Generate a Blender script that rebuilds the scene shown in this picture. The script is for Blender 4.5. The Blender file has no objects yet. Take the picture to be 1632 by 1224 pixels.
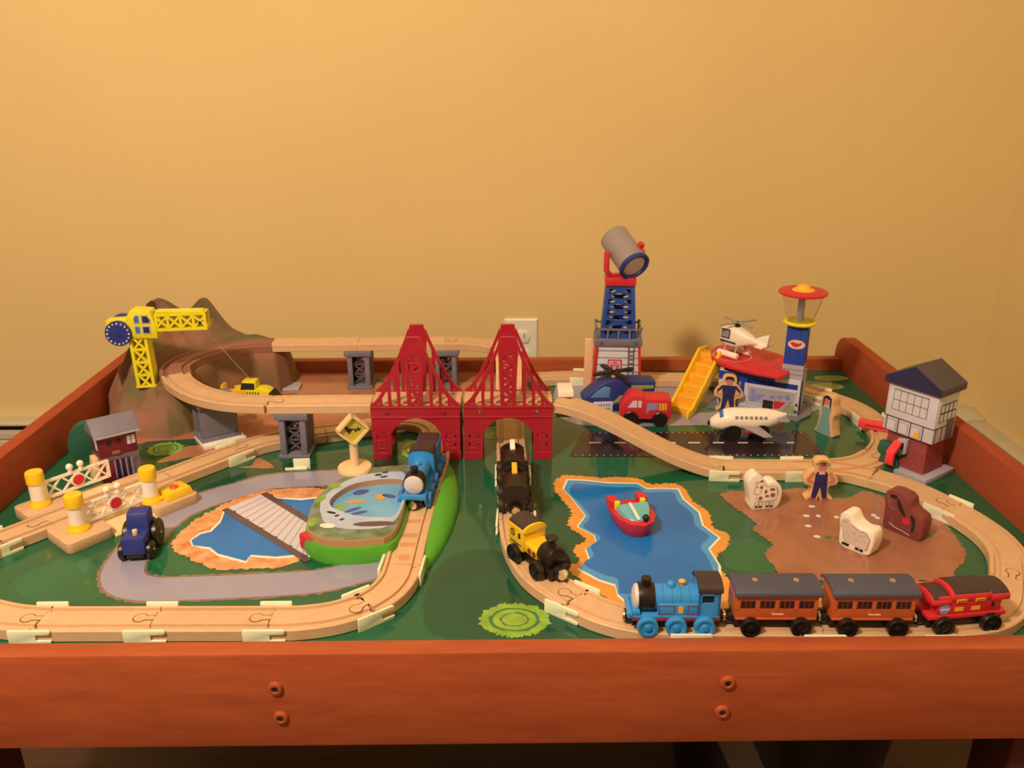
import bpy, bmesh, math, random
from mathutils import Vector, Matrix
random.seed(7)
PI = math.pi
scene = bpy.context.scene
COL = scene.collection

# ---------------------------------------------------------------- camera
cam_d = bpy.data.cameras.new('camera'); cam = bpy.data.objects.new('camera', cam_d)
COL.objects.link(cam); scene.camera = cam
cam_d.sensor_width = 36.0; cam_d.lens = 36.0 * 1367 / 1632
cam_d.clip_start = 0.02; cam_d.clip_end = 30
cam.location = (0.003, -1.4177, 0.501)
cam.rotation_euler = (math.radians(90 - 20.3), 0, math.radians(-0.76))

# ---------------------------------------------------------------- world and lamps
world = bpy.data.worlds.new('world'); scene.world = world; world.use_nodes = True
bgn = world.node_tree.nodes['Background']
bgn.inputs['Color'].default_value = (1.0, 0.72, 0.45, 1); bgn.inputs['Strength'].default_value = 0.02
LAMP = (1.0, 0.69, 0.44)
def lamp(name, loc, power, size, color=LAMP):
    d = bpy.data.lights.new(name, 'POINT'); d.energy = power; d.color = color; d.shadow_soft_size = size
    o = bpy.data.objects.new(name, d); o.location = loc; COL.objects.link(o); return o
lamp('ceiling_lamp', (-0.70, -1.58, 1.45), 120, 0.075)
vs = scene.view_settings
vs.view_transform = 'Standard'; vs.look = 'None'; vs.exposure = 0.0; vs.gamma = 1.0; vs.use_curve_mapping = False

# ---------------------------------------------------------------- materials
def lin(c):
    c /= 255.0
    return c / 12.92 if c <= 0.04045 else ((c + 0.055) / 1.055) ** 2.4
WB = (1.0, 0.66, 0.36)          # colour of the room's warm lamp light
def C(r, g, b, k=1.0):
    return tuple(min(0.92, max(0.004, lin(v) / w * k)) for v, w in zip((r, g, b), WB))
def mixc(a, b, t): return tuple(x + (y - x) * t for x, y in zip(a, b))
MATS = {}
def mat(name, col, rough=0.45, var=0.10, scale=60, bump=0.0, bscale=300, metal=0.0, coat=0.0, spec=0.5, kind='paint', col2=None, trans=0.0, obj_var=0.0, stretch=(1, 1, 1)):
    if name in MATS: return MATS[name]
    m = bpy.data.materials.new(name); m.use_nodes = True
    nt = m.node_tree; N = nt.nodes; L = nt.links
    b = N['Principled BSDF']
    tc = N.new('ShaderNodeTexCoord'); mp = N.new('ShaderNodeMapping'); L.new(tc.outputs['Object'], mp.inputs['Vector'])
    mp.inputs['Scale'].default_value = stretch
    if kind == 'wood':
        tex = N.new('ShaderNodeTexNoise'); tex.inputs['Scale'].default_value = scale; tex.inputs['Detail'].default_value = 8; tex.inputs['Roughness'].default_value = 0.65
        tex.inputs['Distortion'].default_value = 0.6
    else:
        tex = N.new('ShaderNodeTexNoise'); tex.inputs['Scale'].default_value = scale; tex.inputs['Detail'].default_value = 4
    L.new(mp.outputs['Vector'], tex.inputs['Vector'])
    ramp = N.new('ShaderNodeValToRGB'); ramp.color_ramp.elements[0].position = 0.3; ramp.color_ramp.elements[1].position = 0.7
    if col2 is None: c1 = tuple(c * (1 - var) for c in col); c2 = tuple(min(1, c * (1 + var)) for c in col)
    else: c1, c2 = col, col2
    ramp.color_ramp.elements[0].color = (*c1, 1); ramp.color_ramp.elements[1].color = (*c2, 1)
    L.new(tex.outputs['Fac'], ramp.inputs['Fac'])
    out = ramp.outputs['Color']
    if obj_var > 0:
        oi = N.new('ShaderNodeObjectInfo'); mr = N.new('ShaderNodeMapRange'); hs = N.new('ShaderNodeHueSaturation')
        mr.inputs['To Min'].default_value = 1 - obj_var; mr.inputs['To Max'].default_value = 1 + obj_var
        L.new(oi.outputs['Random'], mr.inputs['Value']); L.new(mr.outputs['Result'], hs.inputs['Value']); L.new(out, hs.inputs['Color']); out = hs.outputs['Color']
    L.new(out, b.inputs['Base Color'])
    b.inputs['Roughness'].default_value = rough; b.inputs['Metallic'].default_value = metal
    b.inputs['Specular IOR Level'].default_value = spec; b.inputs['Coat Weight'].default_value = coat; b.inputs['Coat Roughness'].default_value = 0.05
    if trans: b.inputs['Transmission Weight'].default_value = trans; b.inputs['IOR'].default_value = 1.25
    if bump > 0:
        t2 = N.new('ShaderNodeTexNoise'); t2.inputs['Scale'].default_value = bscale; t2.inputs['Detail'].default_value = 3
        L.new(mp.outputs['Vector'], t2.inputs['Vector'])
        bp = N.new('ShaderNodeBump'); bp.inputs['Strength'].default_value = bump; bp.inputs['Distance'].default_value = 0.001
        L.new(t2.outputs['Fac'], bp.inputs['Height']); L.new(bp.outputs['Normal'], b.inputs['Normal'])
    MATS[name] = m; return m

WALL = mat('wall_paint', C(227, 175, 98), 0.75, 0.03, 3, bump=0.25, bscale=120)
CEIL = mat('ceiling_paint', (0.50, 0.46, 0.40), 0.9, 0.02, 3)
HEAT = mat('heater_enamel', C(200, 165, 115), 0.5, 0.03, 20)
HEATD = mat('heater_slot', (0.006, 0.005, 0.006), 0.8)
FLOORW = mat('floor_wood', (0.05, 0.022, 0.016), 0.5, 0, 7, kind='wood', col2=(0.085, 0.040, 0.030), stretch=(1, 9, 1))
TABLE = mat('table_wood', C(156, 64, 29), 0.42, 0, 9, kind='wood', col2=C(178, 80, 36), stretch=(1.2, 8, 8), spec=0.25)
TABLEY = mat('table_side_wood', C(150, 62, 30), 0.6, 0, 9, kind='wood', col2=C(164, 70, 34), stretch=(8, 1.2, 8), spec=0.04)
LEGM = mat('leg_wood', C(84, 34, 24), 0.5, 0, 9, kind='wood', col2=C(96, 40, 28), stretch=(8, 8, 1))
BEECH = mat('beech', C(204, 144, 88), 0.5, 0, 22, kind='wood', col2=C(215, 157, 99), stretch=(3, 3, 9), obj_var=0.07, bump=0.08, bscale=200)
BEECHD = mat('beech_dark', C(196, 122, 68), 0.5, 0, 22, kind='wood', col2=C(208, 135, 78), obj_var=0.05)
PEG = mat('birch', C(236, 176, 108), 0.5, 0.06, 40, kind='wood')
CLIP = mat('cream_plastic', C(232, 208, 146), 0.35, 0.04, 30, obj_var=0.04)
GAP = mat('joint_gap', (0.03, 0.014, 0.006), 0.9)
RED = mat('red_plastic', C(172, 26, 34), 0.38, 0.06, 60)
REDB = mat('red_bright', C(206, 38, 38), 0.4, 0.05, 60)
REDH = mat('red_hot', C(250, 56, 50), 0.35, 0.04, 60)
DRED = mat('red_dark', C(128, 36, 34), 0.5, 0.10, 90)
GREY = mat('grey_plastic', C(118, 100, 92), 0.5, 0.06, 80, bump=0.15, bscale=900)
GREYD = mat('grey_dark', C(92, 78, 74), 0.55, 0.06, 80)
GREYL = mat('grey_light', C(172, 148, 130), 0.5, 0.05, 80)
WHITE = mat('white_plastic', C(245, 212, 168), 0.35, 0.03, 60)
WHITEP = mat('white_paint', C(236, 208, 172), 0.5, 0.03, 60)
PAPER = mat('white_print', C(206, 180, 156), 0.5, 0.05, 60)
YEL = mat('yellow_plastic', C(240, 172, 24), 0.35, 0.05, 60)
YELC = mat('yellow_crane', C(232, 192, 26), 0.4, 0.05, 60)
YELO = mat('yellow_orange', C(240, 156, 34), 0.35, 0.05, 60)
BLK = mat('black_plastic', (0.012, 0.010, 0.011), 0.35, 0.1, 60)
BLKM = mat('black_matt', (0.018, 0.014, 0.014), 0.6, 0.1, 60)
BRWN = mat('brown_black', C(62, 42, 34), 0.5, 0.1, 60)
NAVY = mat('navy_paint', C(40, 46, 92), 0.5, 0.08, 60)
NAVYD = mat('navy_dark', C(38, 34, 56), 0.6, 0.08, 60)
BLUE = mat('blue_tower', C(36, 66, 118), 0.4, 0.08, 60)
BLUEC = mat('blue_corrugated', C(30, 54, 118), 0.45, 0.25, 6, stretch=(60, 60, 1))
SKYB = mat('engine_blue', C(56, 128, 196), 0.35, 0.05, 60)
SKYD = mat('engine_blue_dark', C(50, 104, 138), 0.4, 0.05, 60)
ORNG = mat('coach_orange', C(196, 84, 36), 0.4, 0.06, 60)
SLATE = mat('slate_roof', C(74, 66, 66), 0.55, 0.05, 60)
CHROME = mat('steel', (0.75, 0.72, 0.68), 0.2, 0.02, 60, metal=1.0)
PALE = mat('pale_disc', C(212, 180, 146), 0.45, 0.03, 60)
BRICK = mat('brick_red', C(150, 60, 48), 0.6, 0.12, 180)
TREEG = mat('tree_green', C(34, 78, 48), 0.6, 0.15, 60)
LIMEP = mat('green_plastic', C(84, 146, 34), 0.35, 0.05, 40)
CLEAR = mat('clear_plastic', (0.95, 0.93, 0.9), 0.08, 0.0, 60, trans=1.0)
TEAL = mat('teal_window', C(110, 160, 140), 0.15, 0.05, 60)
PINK = mat('pink_print', C(240, 150, 130), 0.5, 0.05, 60)
SKIN = mat('skin_print', C(196, 110, 84), 0.5, 0.05, 60)
LILAC = mat('lilac_print', C(140, 122, 140), 0.5, 0.08, 60)
SILVER = mat('silver_grey', C(150, 128, 108), 0.35, 0.04, 60)
CANG = mat('lamp_grey', C(150, 122, 98), 0.4, 0.04, 60)
STRING = mat('string', C(222, 180, 140), 0.8, 0.05, 90)
ROCK = mat('mountain_rock', C(148, 84, 54), 0.8, 0, 13, col2=C(86, 80, 38), bump=0.6, bscale=45)
ROCKT = mat('mountain_ledge', C(148, 88, 58), 0.75, 0.12, 14, bump=0.4, bscale=60)
TEALF = mat('dress_print', C(120, 140, 116), 0.5, 0.08, 60)
HORSE = mat('horse_brown', C(126, 52, 38), 0.5, 0.08, 40)
MARK = mat('print_brown', C(150, 78, 52), 0.6, 0.1, 60)
LINE = mat('print_line', C(92, 70, 52), 0.6, 0.1, 60)
CHOC = mat('print_choc', C(96, 74, 66), 0.6, 0.08, 60)

# ---------------------------------------------------------------- mesh building
def RZ(a): return Matrix.Rotation(a, 4, 'Z')
def T(x, y, z=0): return Matrix.Translation((x, y, z))
def setprops(o, label=None, cat=None, group=None, kind=None):
    if label: o['label'] = label
    if cat: o['category'] = cat
    if group: o['group'] = group
    if kind: o['kind'] = kind
    return o
def thing(name, label, cat, loc=(0, 0, 0), rz=0.0, group=None):
    o = bpy.data.objects.new(name, None); o.empty_display_size = 0.01
    COL.objects.link(o); o.location = loc if len(loc) == 3 else (*loc, 0); o.rotation_euler = (0, 0, rz)
    return setprops(o, label, cat, group)

class MB:
    def __init__(s): s.bm = bmesh.new()
    def poly(s, vs, fs, M=None):
        v = [s.bm.verts.new((M @ Vector(p)) if M else p) for p in vs]
        for f in fs:
            try: s.bm.faces.new([v[i] for i in f])
            except ValueError: pass
        return s
    def box(s, x0, x1, y0, y1, z0, z1, M=None):
        return s.poly([(x0, y0, z0), (x1, y0, z0), (x1, y1, z0), (x0, y1, z0), (x0, y0, z1), (x1, y0, z1), (x1, y1, z1), (x0, y1, z1)],
                      [(3, 2, 1, 0), (4, 5, 6, 7), (0, 1, 5, 4), (1, 2, 6, 5), (2, 3, 7, 6), (3, 0, 4, 7)], M)
    def loft(s, rings, cap=True, M=None, closed=False):
        n = len(rings[0]); V = [p for r in rings for p in r]; F = []
        R = len(rings)
        for i in range(R if closed else R - 1):
            for j in range(n):
                a, b = i * n + j, i * n + (j + 1) % n
                c, d = ((i + 1) % R) * n + (j + 1) % n, ((i + 1) % R) * n + j
                F.append((a, b, c, d))
        if cap and not closed: F.append(tuple(range(n - 1, -1, -1))); F.append(tuple((R - 1) * n + j for j in range(n)))
        return s.poly(V, F, M)
    def prism(s, pts, z0, z1, M=None): return s.loft([[(x, y, z0) for x, y in pts], [(x, y, z1) for x, y in pts]], True, M)
    def xz(s, pts, y0, y1, M=None): return s.loft([[(x, y0, z) for x, z in pts], [(x, y1, z) for x, z in pts]], True, M)
    def yz(s, pts, x0, x1, M=None): return s.loft([[(x0, y, z) for y, z in pts], [(x1, y, z) for y, z in pts]], True, M)
    def cyl(s, a, b, r0, r1=None, n=16, M=None):
        r1 = r0 if r1 is None else r1
        a, b = Vector(a), Vector(b); d = (b - a).normalized(); u = d.orthogonal().normalized(); w = d.cross(u)
        ring = lambda c, r: [tuple(c + u * (r * math.cos(2 * PI * k / n)) + w * (r * math.sin(2 * PI * k / n))) for k in range(n)]
        return s.loft([ring(a, r0), ring(b, r1)], True, M)
    def lathe(s, prof, n=24, M=None, cap=True):
        return s.loft([[(r * math.cos(2 * PI * k / n), r * math.sin(2 * PI * k / n), z) for k in range(n)] for r, z in prof], cap, M)
    def ball(s, c, r, n=14, sc=(1, 1, 1), M=None):
        rings = []
        m = n // 2 + 1
        for i in range(m + 1):
            t = PI * (0.02 + 0.96 * i / m); rr, z = r * math.sin(t), -r * math.cos(t)
            rings.append([(c[0] + rr * math.cos(2 * PI * k / n) * sc[0], c[1] + rr * math.sin(2 * PI * k / n) * sc[1], c[2] + z * sc[2]) for k in range(n)])
        return s.loft(rings, True, M)
    def tube(s, pts, r, n=8, closed=False, M=None):
        P = [Vector(p) for p in pts]; rings = []
        for i, p in enumerate(P):
            a = P[i - 1] if (i > 0 or closed) else p; b = P[(i + 1) % len(P)] if (i < len(P) - 1 or closed) else p
            d = (b - a).normalized(); u = d.cross(Vector((0.13, 0.07, 0.99))).normalized(); w = d.cross(u)
            rings.append([tuple(p + u * (r * math.cos(2 * PI * k / n)) + w * (r * math.sin(2 * PI * k / n))) for k in range(n)])
        return s.loft(rings, True, M, closed)
    def bar(s, a, b, w, t, M=None):          # flat bar in the local XZ plane between a and b (x, z), y from -t/2 to t/2
        a, b = Vector((a[0], 0, a[1])), Vector((b[0], 0, b[1])); d = (b - a).normalized(); u = Vector((-d.z, 0, d.x)) * (w / 2); y = Vector((0, t / 2, 0))
        return s.loft([[tuple(q) for q in (a - u - y, a + u - y, b + u - y, b - u - y)], [tuple(q) for q in (a - u + y, a + u + y, b + u + y, b - u + y)]], True, M)
    def sweep(s, prof, pts, M=None):          # prof (u, w) closed; pts (x, y, z)
        P = [Vector(p) for p in pts]; rings = []
        for i, p in enumerate(P):
            a = P[max(0, i - 1)]; b = P[min(len(P) - 1, i + 1)]; d = (b - a); d.z = 0; d.normalize(); side = Vector((d.y, -d.x, 0))
            rings.append([tuple(p + side * u + Vector((0, 0, w))) for u, w in prof])
        return s.loft(rings, True, M)
    def build(s, name, m, parent=None, bevel=0.0, seg=2, smooth=35, loc=None, rot=None):
        bm = s.bm
        bmesh.ops.recalc_face_normals(bm, faces=bm.faces)
        if bevel > 0:
            E = [e for e in bm.edges if len(e.link_faces) == 2 and e.calc_face_angle(0) > math.radians(28)]
            bmesh.ops.bevel(bm, geom=E, offset=bevel, segments=seg, profile=0.5, affect='EDGES', clamp_overlap=True)
        me = bpy.data.meshes.new(name); bm.to_mesh(me); bm.free(); me.materials.append(m)
        if smooth:
            for p in me.polygons: p.use_smooth = True
            me.set_sharp_from_angle(angle=math.radians(smooth))
        o = bpy.data.objects.new(name, me); COL.objects.link(o)
        if parent: o.parent = parent
        if loc: o.location = loc
        if rot: o.rotation_euler = rot
        return o
def copy_tree(o, parent=None):
    c = o.copy(); COL.objects.link(c); c.parent = parent
    for ch in list(o.children): copy_tree(ch, c)
    return c
def crom(pts, n=8):
    P = [Vector((*p, 0)) if len(p) == 2 else Vector(p) for p in pts]; P = [P[0] * 2 - P[1]] + P + [P[-1] * 2 - P[-2]]; out = []
    for i in range(1, len(P) - 2):
        for k in range(n):
            t = k / n; a, b, c, d = P[i - 1:i + 3]
            out.append(0.5 * ((2 * b) + (c - a) * t + (2 * a - 5 * b + 4 * c - d) * t * t + (3 * b - a - 3 * c + d) * t ** 3))
    out.append(P[-2]); return out
def circ(cx, cy, r, n=20, a0=0.0, a1=2 * PI, ry=None):
    full = abs(a1 - a0 - 2 * PI) < 1e-6; ry = ry or r
    return [(cx + r * math.cos(a0 + (a1 - a0) * k / (n if full else n - 1)), cy + ry * math.sin(a0 + (a1 - a0) * k / (n if full else n - 1))) for k in range(n)]
def rrect(x0, x1, y0, y1, r, n=5):
    o = []
    for cx, cy, a in ((x1 - r, y1 - r, 0), (x0 + r, y1 - r, PI / 2), (x0 + r, y0 + r, PI), (x1 - r, y0 + r, 1.5 * PI)):
        o += [(cx + r * math.cos(a + PI / 2 * k / n), cy + r * math.sin(a + PI / 2 * k / n)) for k in range(n + 1)]
    return o

# ---------------------------------------------------------------- the room
def struct(name, mb, m, bevel=0.0): return setprops(mb.build(name, m, bevel=bevel), kind='structure')
FZ, CZ, XL, XR, YB, YF = -0.44, 1.98, -3.8, 1.0, 0.25, -5.2
fl = struct('floor', MB().box(XL, XR, YF, YB, FZ - 0.05, FZ), FLOORW)
struct('ceiling', MB().box(XL, XR, YF, YB, CZ, CZ + 0.05), CEIL)
struct('wall_back', MB().box(XL - .05, XR + .05, YB, YB + 0.05, FZ, CZ), WALL)
struct('wall_left', MB().box(XL - 0.05, XL, YF, YB, FZ, CZ), WALL)
struct('wall_right', MB().box(XR, XR + 0.05, YF, YB, FZ, CZ), WALL)
struct('wall_front', MB().box(XL - .05, XR + .05, YF - 0.05, YF, FZ, CZ), WALL)
def heater(name, label, M, L):
    t = thing(name, label, 'heater')
    # profile in (depth, z): wall at depth 0, room at positive depth
    MB().loft([[(x, -d, z) for d, z in ((0, FZ), (0.032, FZ), (0.034, FZ + 0.02), (0.034, -0.226), (0.030, -0.222), (0, -0.222))] for x in (0, L)], True, M).build('front_panel', HEAT, t, 0.001)
    MB().box(0, L, -0.020, -0.001, -0.2221, -0.191, M).build('slot', HEATD, t)
    MB().loft([[(x, -d, z) for d, z in ((0, -0.191), (0.032, -0.192), (0.034, -0.190), (0.034, -0.187), (0.030, -0.185), (0, -0.183))] for x in (0, L)], True, M).build('top_cover', HEAT, t, 0.0006)
    MB().loft([[(x, -d, z) for d, z in ((0.022, -0.204), (0.034, -0.2085), (0.034, -0.2195), (0.031, -0.2195), (0.031, -0.210), (0.022, -0.206))] for x in (0, L)], True, M).build('louvre', HEAT, t)
    return t
heater('baseboard_heater', 'long cream baseboard heater with a dark slot along the back wall', T(XL + 0.02, YB, 0), XR - 0.12 - XL - 0.02)
heater('baseboard_heater', 'cream baseboard heater along the right wall beyond the table edge', T(XR, YB - 0.054, 0) @ RZ(-PI / 2), 2.6)
cv = MB(); cv.loft([[(XR - 0.13, YB - 0.001, -0.150), (XR - 0.001, YB - 0.001, -0.172), (XR - 0.001, YB - 0.05, -0.180), (XR - 0.04, YB - 0.05, -0.182), (XR - 0.13, YB - 0.04, -0.176)],
                    [(XR - 0.13, YB - 0.001, FZ), (XR - 0.001, YB - 0.001, FZ), (XR - 0.001, YB - 0.05, FZ), (XR - 0.04, YB - 0.05, FZ), (XR - 0.13, YB - 0.04, FZ)]])
setprops(cv.build('heater_corner_cover', HEAT, None, 0.002), 'cream sheet metal cover in the corner where the two heaters meet', 'heater cover')
# outlet
t = thing('power_outlet', 'white electrical outlet on the yellow wall behind the right red bridge tower', 'outlet', (0.0435, YB, -0.032))
MB().loft([[(x * 0.034, 0, z * 0.057) for x, z in ((-1, -1), (1, -1), (1, 1), (-1, 1))], [(x * 0.034, -0.002, z * 0.057) for x, z in ((-1, -1), (1, -1), (1, 1), (-1, 1))],
           [(x * 0.031, -0.0055, z * 0.054) for x, z in ((-1, -1), (1, -1), (1, 1), (-1, 1))]]).build('cover_plate', WHITEP, t)
for z in (0.0195, -0.0195):
    o = MB(); pts = [(x, zz) for x, zz in circ(0, 0, 0.0175, 28) ]; pts = [(x, max(-0.0125, min(0.0125, zz))) for x, zz in pts]
    q = o.xz([(x, zz + z) for x, zz in pts], -0.0054, -0.0085).build('receptacle', WHITEP, t, 0.0008)
    for x in (-0.0065, 0.0065): MB().box(x - 0.0008, x + 0.0008, -0.0088, -0.0080, z - 0.001, z + 0.007).build('slot', BLKM, q)
MB().cyl((0, -0.005, 0), (0, -0.007, 0), 0.0028, n=12).build('screw', CHROME, t)

# ---------------------------------------------------------------- the play table
TB = thing('play_table', 'large orange wooden train table with raised rails and a painted green board', 'table', (0, -0.4, FZ))
def tpart(name, mb, m, bevel=0.0, parent=None, **k):
    o = mb.build(name, m, parent or TB, bevel, **k); 
    if parent is None: o.location = (0, 0.4, -FZ)
    return o
W2, YFI = 0.60, -0.777
frail = tpart('front_rail', MB().box(-0.6205, 0.6205, YFI - 0.020, YFI, -0.080, 0.0215), TABLE, 0.0025)
tpart('back_rail', MB().box(-W2, W2, 0.0, 0.018, -0.08, 0.021), TABLE, 0.002)
for sx in (-1, 1):
    pts = [(YFI + 0.001, -0.08), (0.035, -0.08), (0.035, 0.020)] + [(0.035 - 0.039 + 0.039 * math.cos(a * PI / 16), 0.020 + 0.039 * math.sin(a * PI / 16)) for a in range(1, 9)] + [(YFI + 0.001, 0.059)]
    tpart('side_rail', MB().yz(pts, sx * W2, sx * (W2 + 0.020)), TABLEY, 0.002)
BOARD = mat('board_green', C(20, 72, 40), 0.09, 0, 7, col2=C(30, 88, 46), spec=0.5, coat=0.15, bump=0.02, bscale=500)
board = tpart('board', MB().box(-W2, W2, YFI, 0, -0.012, 0), BOARD)
for x, z in ((-0.198, -0.014), (-0.196, -0.046), (0.2027, -0.012), (0.2005, -0.044)):
    b = MB(); M = T(x, YFI - 0.020, z) @ Matrix.Rotation(PI / 2, 4, 'X')
    tpart('bolt_cap', MB().lathe([(0.0068, 0), (0.0068, 0.0012), (0.0058, 0.0030), (0.0035, 0.0034), (0.0028, 0.0022), (0.0001, 0.0022)], 20, M), TABLE)
    tpart('bolt_socket', MB().lathe([(0.0026, 0.0021), (0.0026, 0.0026), (0.0001, 0.0027)], 10, M), BLKM)
for sx in (-1, 1):
    for y in (YFI + 0.045, -0.05):
        tpart('leg', MB().box(sx * 0.530 - 0.03, sx * 0.530 + 0.03, y - 0.03, y + 0.03, FZ, -0.013), LEGM, 0.003)
    # sloping corner brace beside each front leg
    tpart('corner_brace', MB().xz([(sx * 0.5005, -0.0805), (sx * 0.452, -0.0805), (sx * 0.5005, -0.125)], YFI + 0.03, YFI + 0.05), TABLE, 0.001)
t = thing('storage_bin', 'black round-rimmed storage bin on the floor under the table', 'bin', (0.36, -0.52, FZ))
MB().lathe([(0.12, 0.0), (0.15, 0.27), (0.158, 0.275), (0.158, 0.285), (0.146, 0.285), (0.116, 0.012), (0.001, 0.012)], 40).build('body', BLK, t)
MB().tube([(0.156 * math.cos(k * PI / 20), 0.156 * math.sin(k * PI / 20), 0.28) for k in range(40)], 0.004, 6, True).build('rim', BLKM, t)
t = thing('plank', 'brown wooden slat leaning under the table', 'plank', (0.372, -0.735, FZ))
MB().box(-0.016, 0.016, -0.006, 0.006, 0.008, 0.40, Matrix.Rotation(math.radians(-24), 4, 'Y')).build('slat', mat('slat_wood', C(96, 72, 58), 0.6, 0.1, 30), t, 0.001)

# ---------------------------------------------------------------- flat print on the board
def jag(pts, step=0.006, amp=0.002, seed=1):
    r = random.Random(seed); out = []; n = len(pts)
    for i in range(n):
        a, b = Vector(pts[i]), Vector(pts[(i + 1) % n]); d = b - a; k = max(1, int(d.length / step)); nn = Vector((d.y, -d.x)).normalized() if d.length > 0 else Vector((0, 0))
        for j in range(k):
            p = a + d * (j / k) + nn * (amp * (r.random() * 2 - 1 if j else 0.0)) ; out.append((p.x, p.y))
    return out
def smoothc(pts, n=5):
    P = [Vector(p) for p in pts]; out = []; N = len(P)
    for i in range(N):
        a, b, c, d = P[i - 1], P[i], P[(i + 1) % N], P[(i + 2) % N]
        for k in range(n):
            t = k / n; q = 0.5 * ((2 * b) + (c - a) * t + (2 * a - 5 * b + 4 * c - d) * t * t + (3 * b - a - 3 * c + d) * t ** 3); out.append((q.x, q.y))
    return out
BX, BY0, BY1 = W2 - 0.0005, YFI + 0.0005, -0.0005
def flat(name, pts, layer, m):
    z = 0.00012 * layer
    pts = [(max(-BX, min(BX, x)), max(BY0, min(BY1, y))) for x, y in pts]
    o = MB(); o.poly([(x, y, z) for x, y in pts], [tuple(range(len(pts)))])
    ob = o.build(name, m, board, smooth=0)
    for p in ob.data.polygons:
        if p.normal.z < 0: ob.data.flip_normals(); break
    return ob
def ribbon(path, w, layer, m, name, amp=0.0, seed=3):
    P = crom(path, 8); r = random.Random(seed); l, rr = [], []
    for i, p in enumerate(P):
        d = (P[min(len(P) - 1, i + 1)] - P[max(0, i - 1)]).normalized(); s = Vector((d.y, -d.x, 0))
        l.append(p + s * (w / 2 + amp * (r.random() - .5) * 2)); rr.append(p - s * (w / 2 + amp * (r.random() - .5) * 2))
    z = 0.00012 * layer; mb = MB(); n = len(P)
    mb.poly([(q.x, q.y, z) for q in l + rr], [(i, i + 1, n + i + 1, n + i) for i in range(n - 1)])
    ob = mb.build(name, m, board, smooth=0)
    for p in ob.data.polygons:
        if p.normal.z < 0: ob.data.flip_normals(); break
    return ob
GL = dict(rough=0.12, spec=0.45, coat=0.12)
ROADM = mat('print_road', C(152, 130, 122), var=0.03, scale=12, **GL)
EDGEM = mat('print_road_edge', C(132, 96, 66), var=0.2, scale=140, **GL)
SANDM = mat('print_sand', C(172, 100, 58), var=0.12, scale=25, **GL)
FIELDM = mat('print_field', C(158, 92, 56), var=0.14, scale=30, **GL)
ROCKM = mat('print_rocks', C(196, 104, 48), scale=70, col2=C(232, 156, 92), **GL)
SHOREM = mat('print_shore', C(222, 134, 48), var=0.10, scale=50, **GL)
FOAMM = mat('print_foam', C(238, 204, 160), var=0.03, **GL)
WATERM = mat('print_water', C(8, 88, 132), scale=9, col2=C(26, 108, 150), **GL)
WATERL = mat('print_water_pale', C(72, 134, 164), scale=9, var=0.06, **GL)
RUNM = mat('print_runway', C(46, 30, 26), scale=20, var=0.15, **GL)
DASHM = mat('print_white', C(222, 196, 170), var=0.02, **GL)
LIMEM = mat('print_bush', C(112, 136, 36), scale=60, col2=C(150, 162, 50), **GL)
LIMEP2 = mat('print_bush_pale', C(146, 150, 74), scale=30, col2=C(120, 128, 58), **GL)
DGRM = mat('print_dark_green', C(24, 66, 36), scale=40, var=0.2, **GL)
LGRM = mat('print_mid_green', C(50, 104, 48), scale=30, var=0.12, **GL)
SGRM = mat('print_soft_green', C(36, 88, 46), scale=14, var=0.10, **GL)
SDGM = mat('print_soft_dark', C(20, 68, 38), scale=14, var=0.10, **GL)
PLANKM = mat('print_plank', C(206, 176, 154), var=0.03, scale=20, **GL)
BEAMM = mat('print_beam', C(92, 64, 56), var=0.08, scale=30, **GL)
PLINE = mat('print_plank_line', C(140, 116, 104), var=0.05, **GL)
REDM = mat('print_red', C(206, 70, 46), var=0.1, **GL)
# big tonal areas of the painted grass
flat('painted_grass', jag(smoothc([(-0.5105, -0.3477), (-0.3897, -0.3787), (-0.318, -0.3661), (-0.2054, -0.3314), (-0.1647, -0.3759), (-0.2614, -0.3936), (-0.3641, -0.4592), (-0.4589, -0.4744)]), 0.004, 0.0012, 2), 1, DGRM)
flat('painted_grass', jag(smoothc([(-0.0624, -0.7424), (-0.0645, -0.6211), (0.0028, -0.5966), (0.0649, -0.7374)]), 0.004, 0.001, 4), 1, SDGM)
flat('painted_grass', jag(smoothc([(-0.4921, -0.6215), (-0.4568, -0.597), (-0.4058, -0.6523), (-0.4065, -0.6801), (-0.4604, -0.6848), (-0.5031, -0.651)]), 0.004, 0.001, 5), 1, SGRM)
flat('painted_grass', jag(smoothc([(-0.3849, -0.5509), (-0.366, -0.5222), (-0.3562, -0.5918), (-0.296, -0.6421), (-0.3651, -0.6232), (-0.3838, -0.5915)]), 0.004, 0.001, 6), 1, SGRM)
flat('painted_grass', jag(smoothc([(0.0801, -0.4816), (0.0999, -0.5573), (0.0802, -0.623), (0.0512, -0.5972), (0.0509, -0.4812)]), 0.004, 0.001, 6), 1, SDGM)
flat('painted_grass', jag(smoothc([(0.258, -0.5733), (0.3001, -0.5874), (0.2919, -0.638), (0.2435, -0.6313)]), 0.004, 0.001, 6), 1, SGRM)
# road
rp = [(-0.1806, -0.4094), (-0.2248, -0.4125), (-0.2644, -0.4173), (-0.2954, -0.4223), (-0.3194, -0.4378), (-0.3547, -0.4643), (-0.383, -0.4945), (-0.3941, -0.5218), (-0.4011, -0.5645), (-0.4027, -0.6041), (-0.3969, -0.6349), (-0.3816, -0.6549), (-0.3565, -0.6631), (-0.3223, -0.6625), (-0.2745, -0.6597), (-0.2051, -0.6538), (-0.1741, -0.6461), (-0.1332, -0.6251), (-0.1065, -0.6055)]
ribbon(rp, 0.049, 2, EDGEM, 'painted_road_edge', 0.0018)
ribbon(rp, 0.042, 3, ROADM, 'painted_road')
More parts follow.
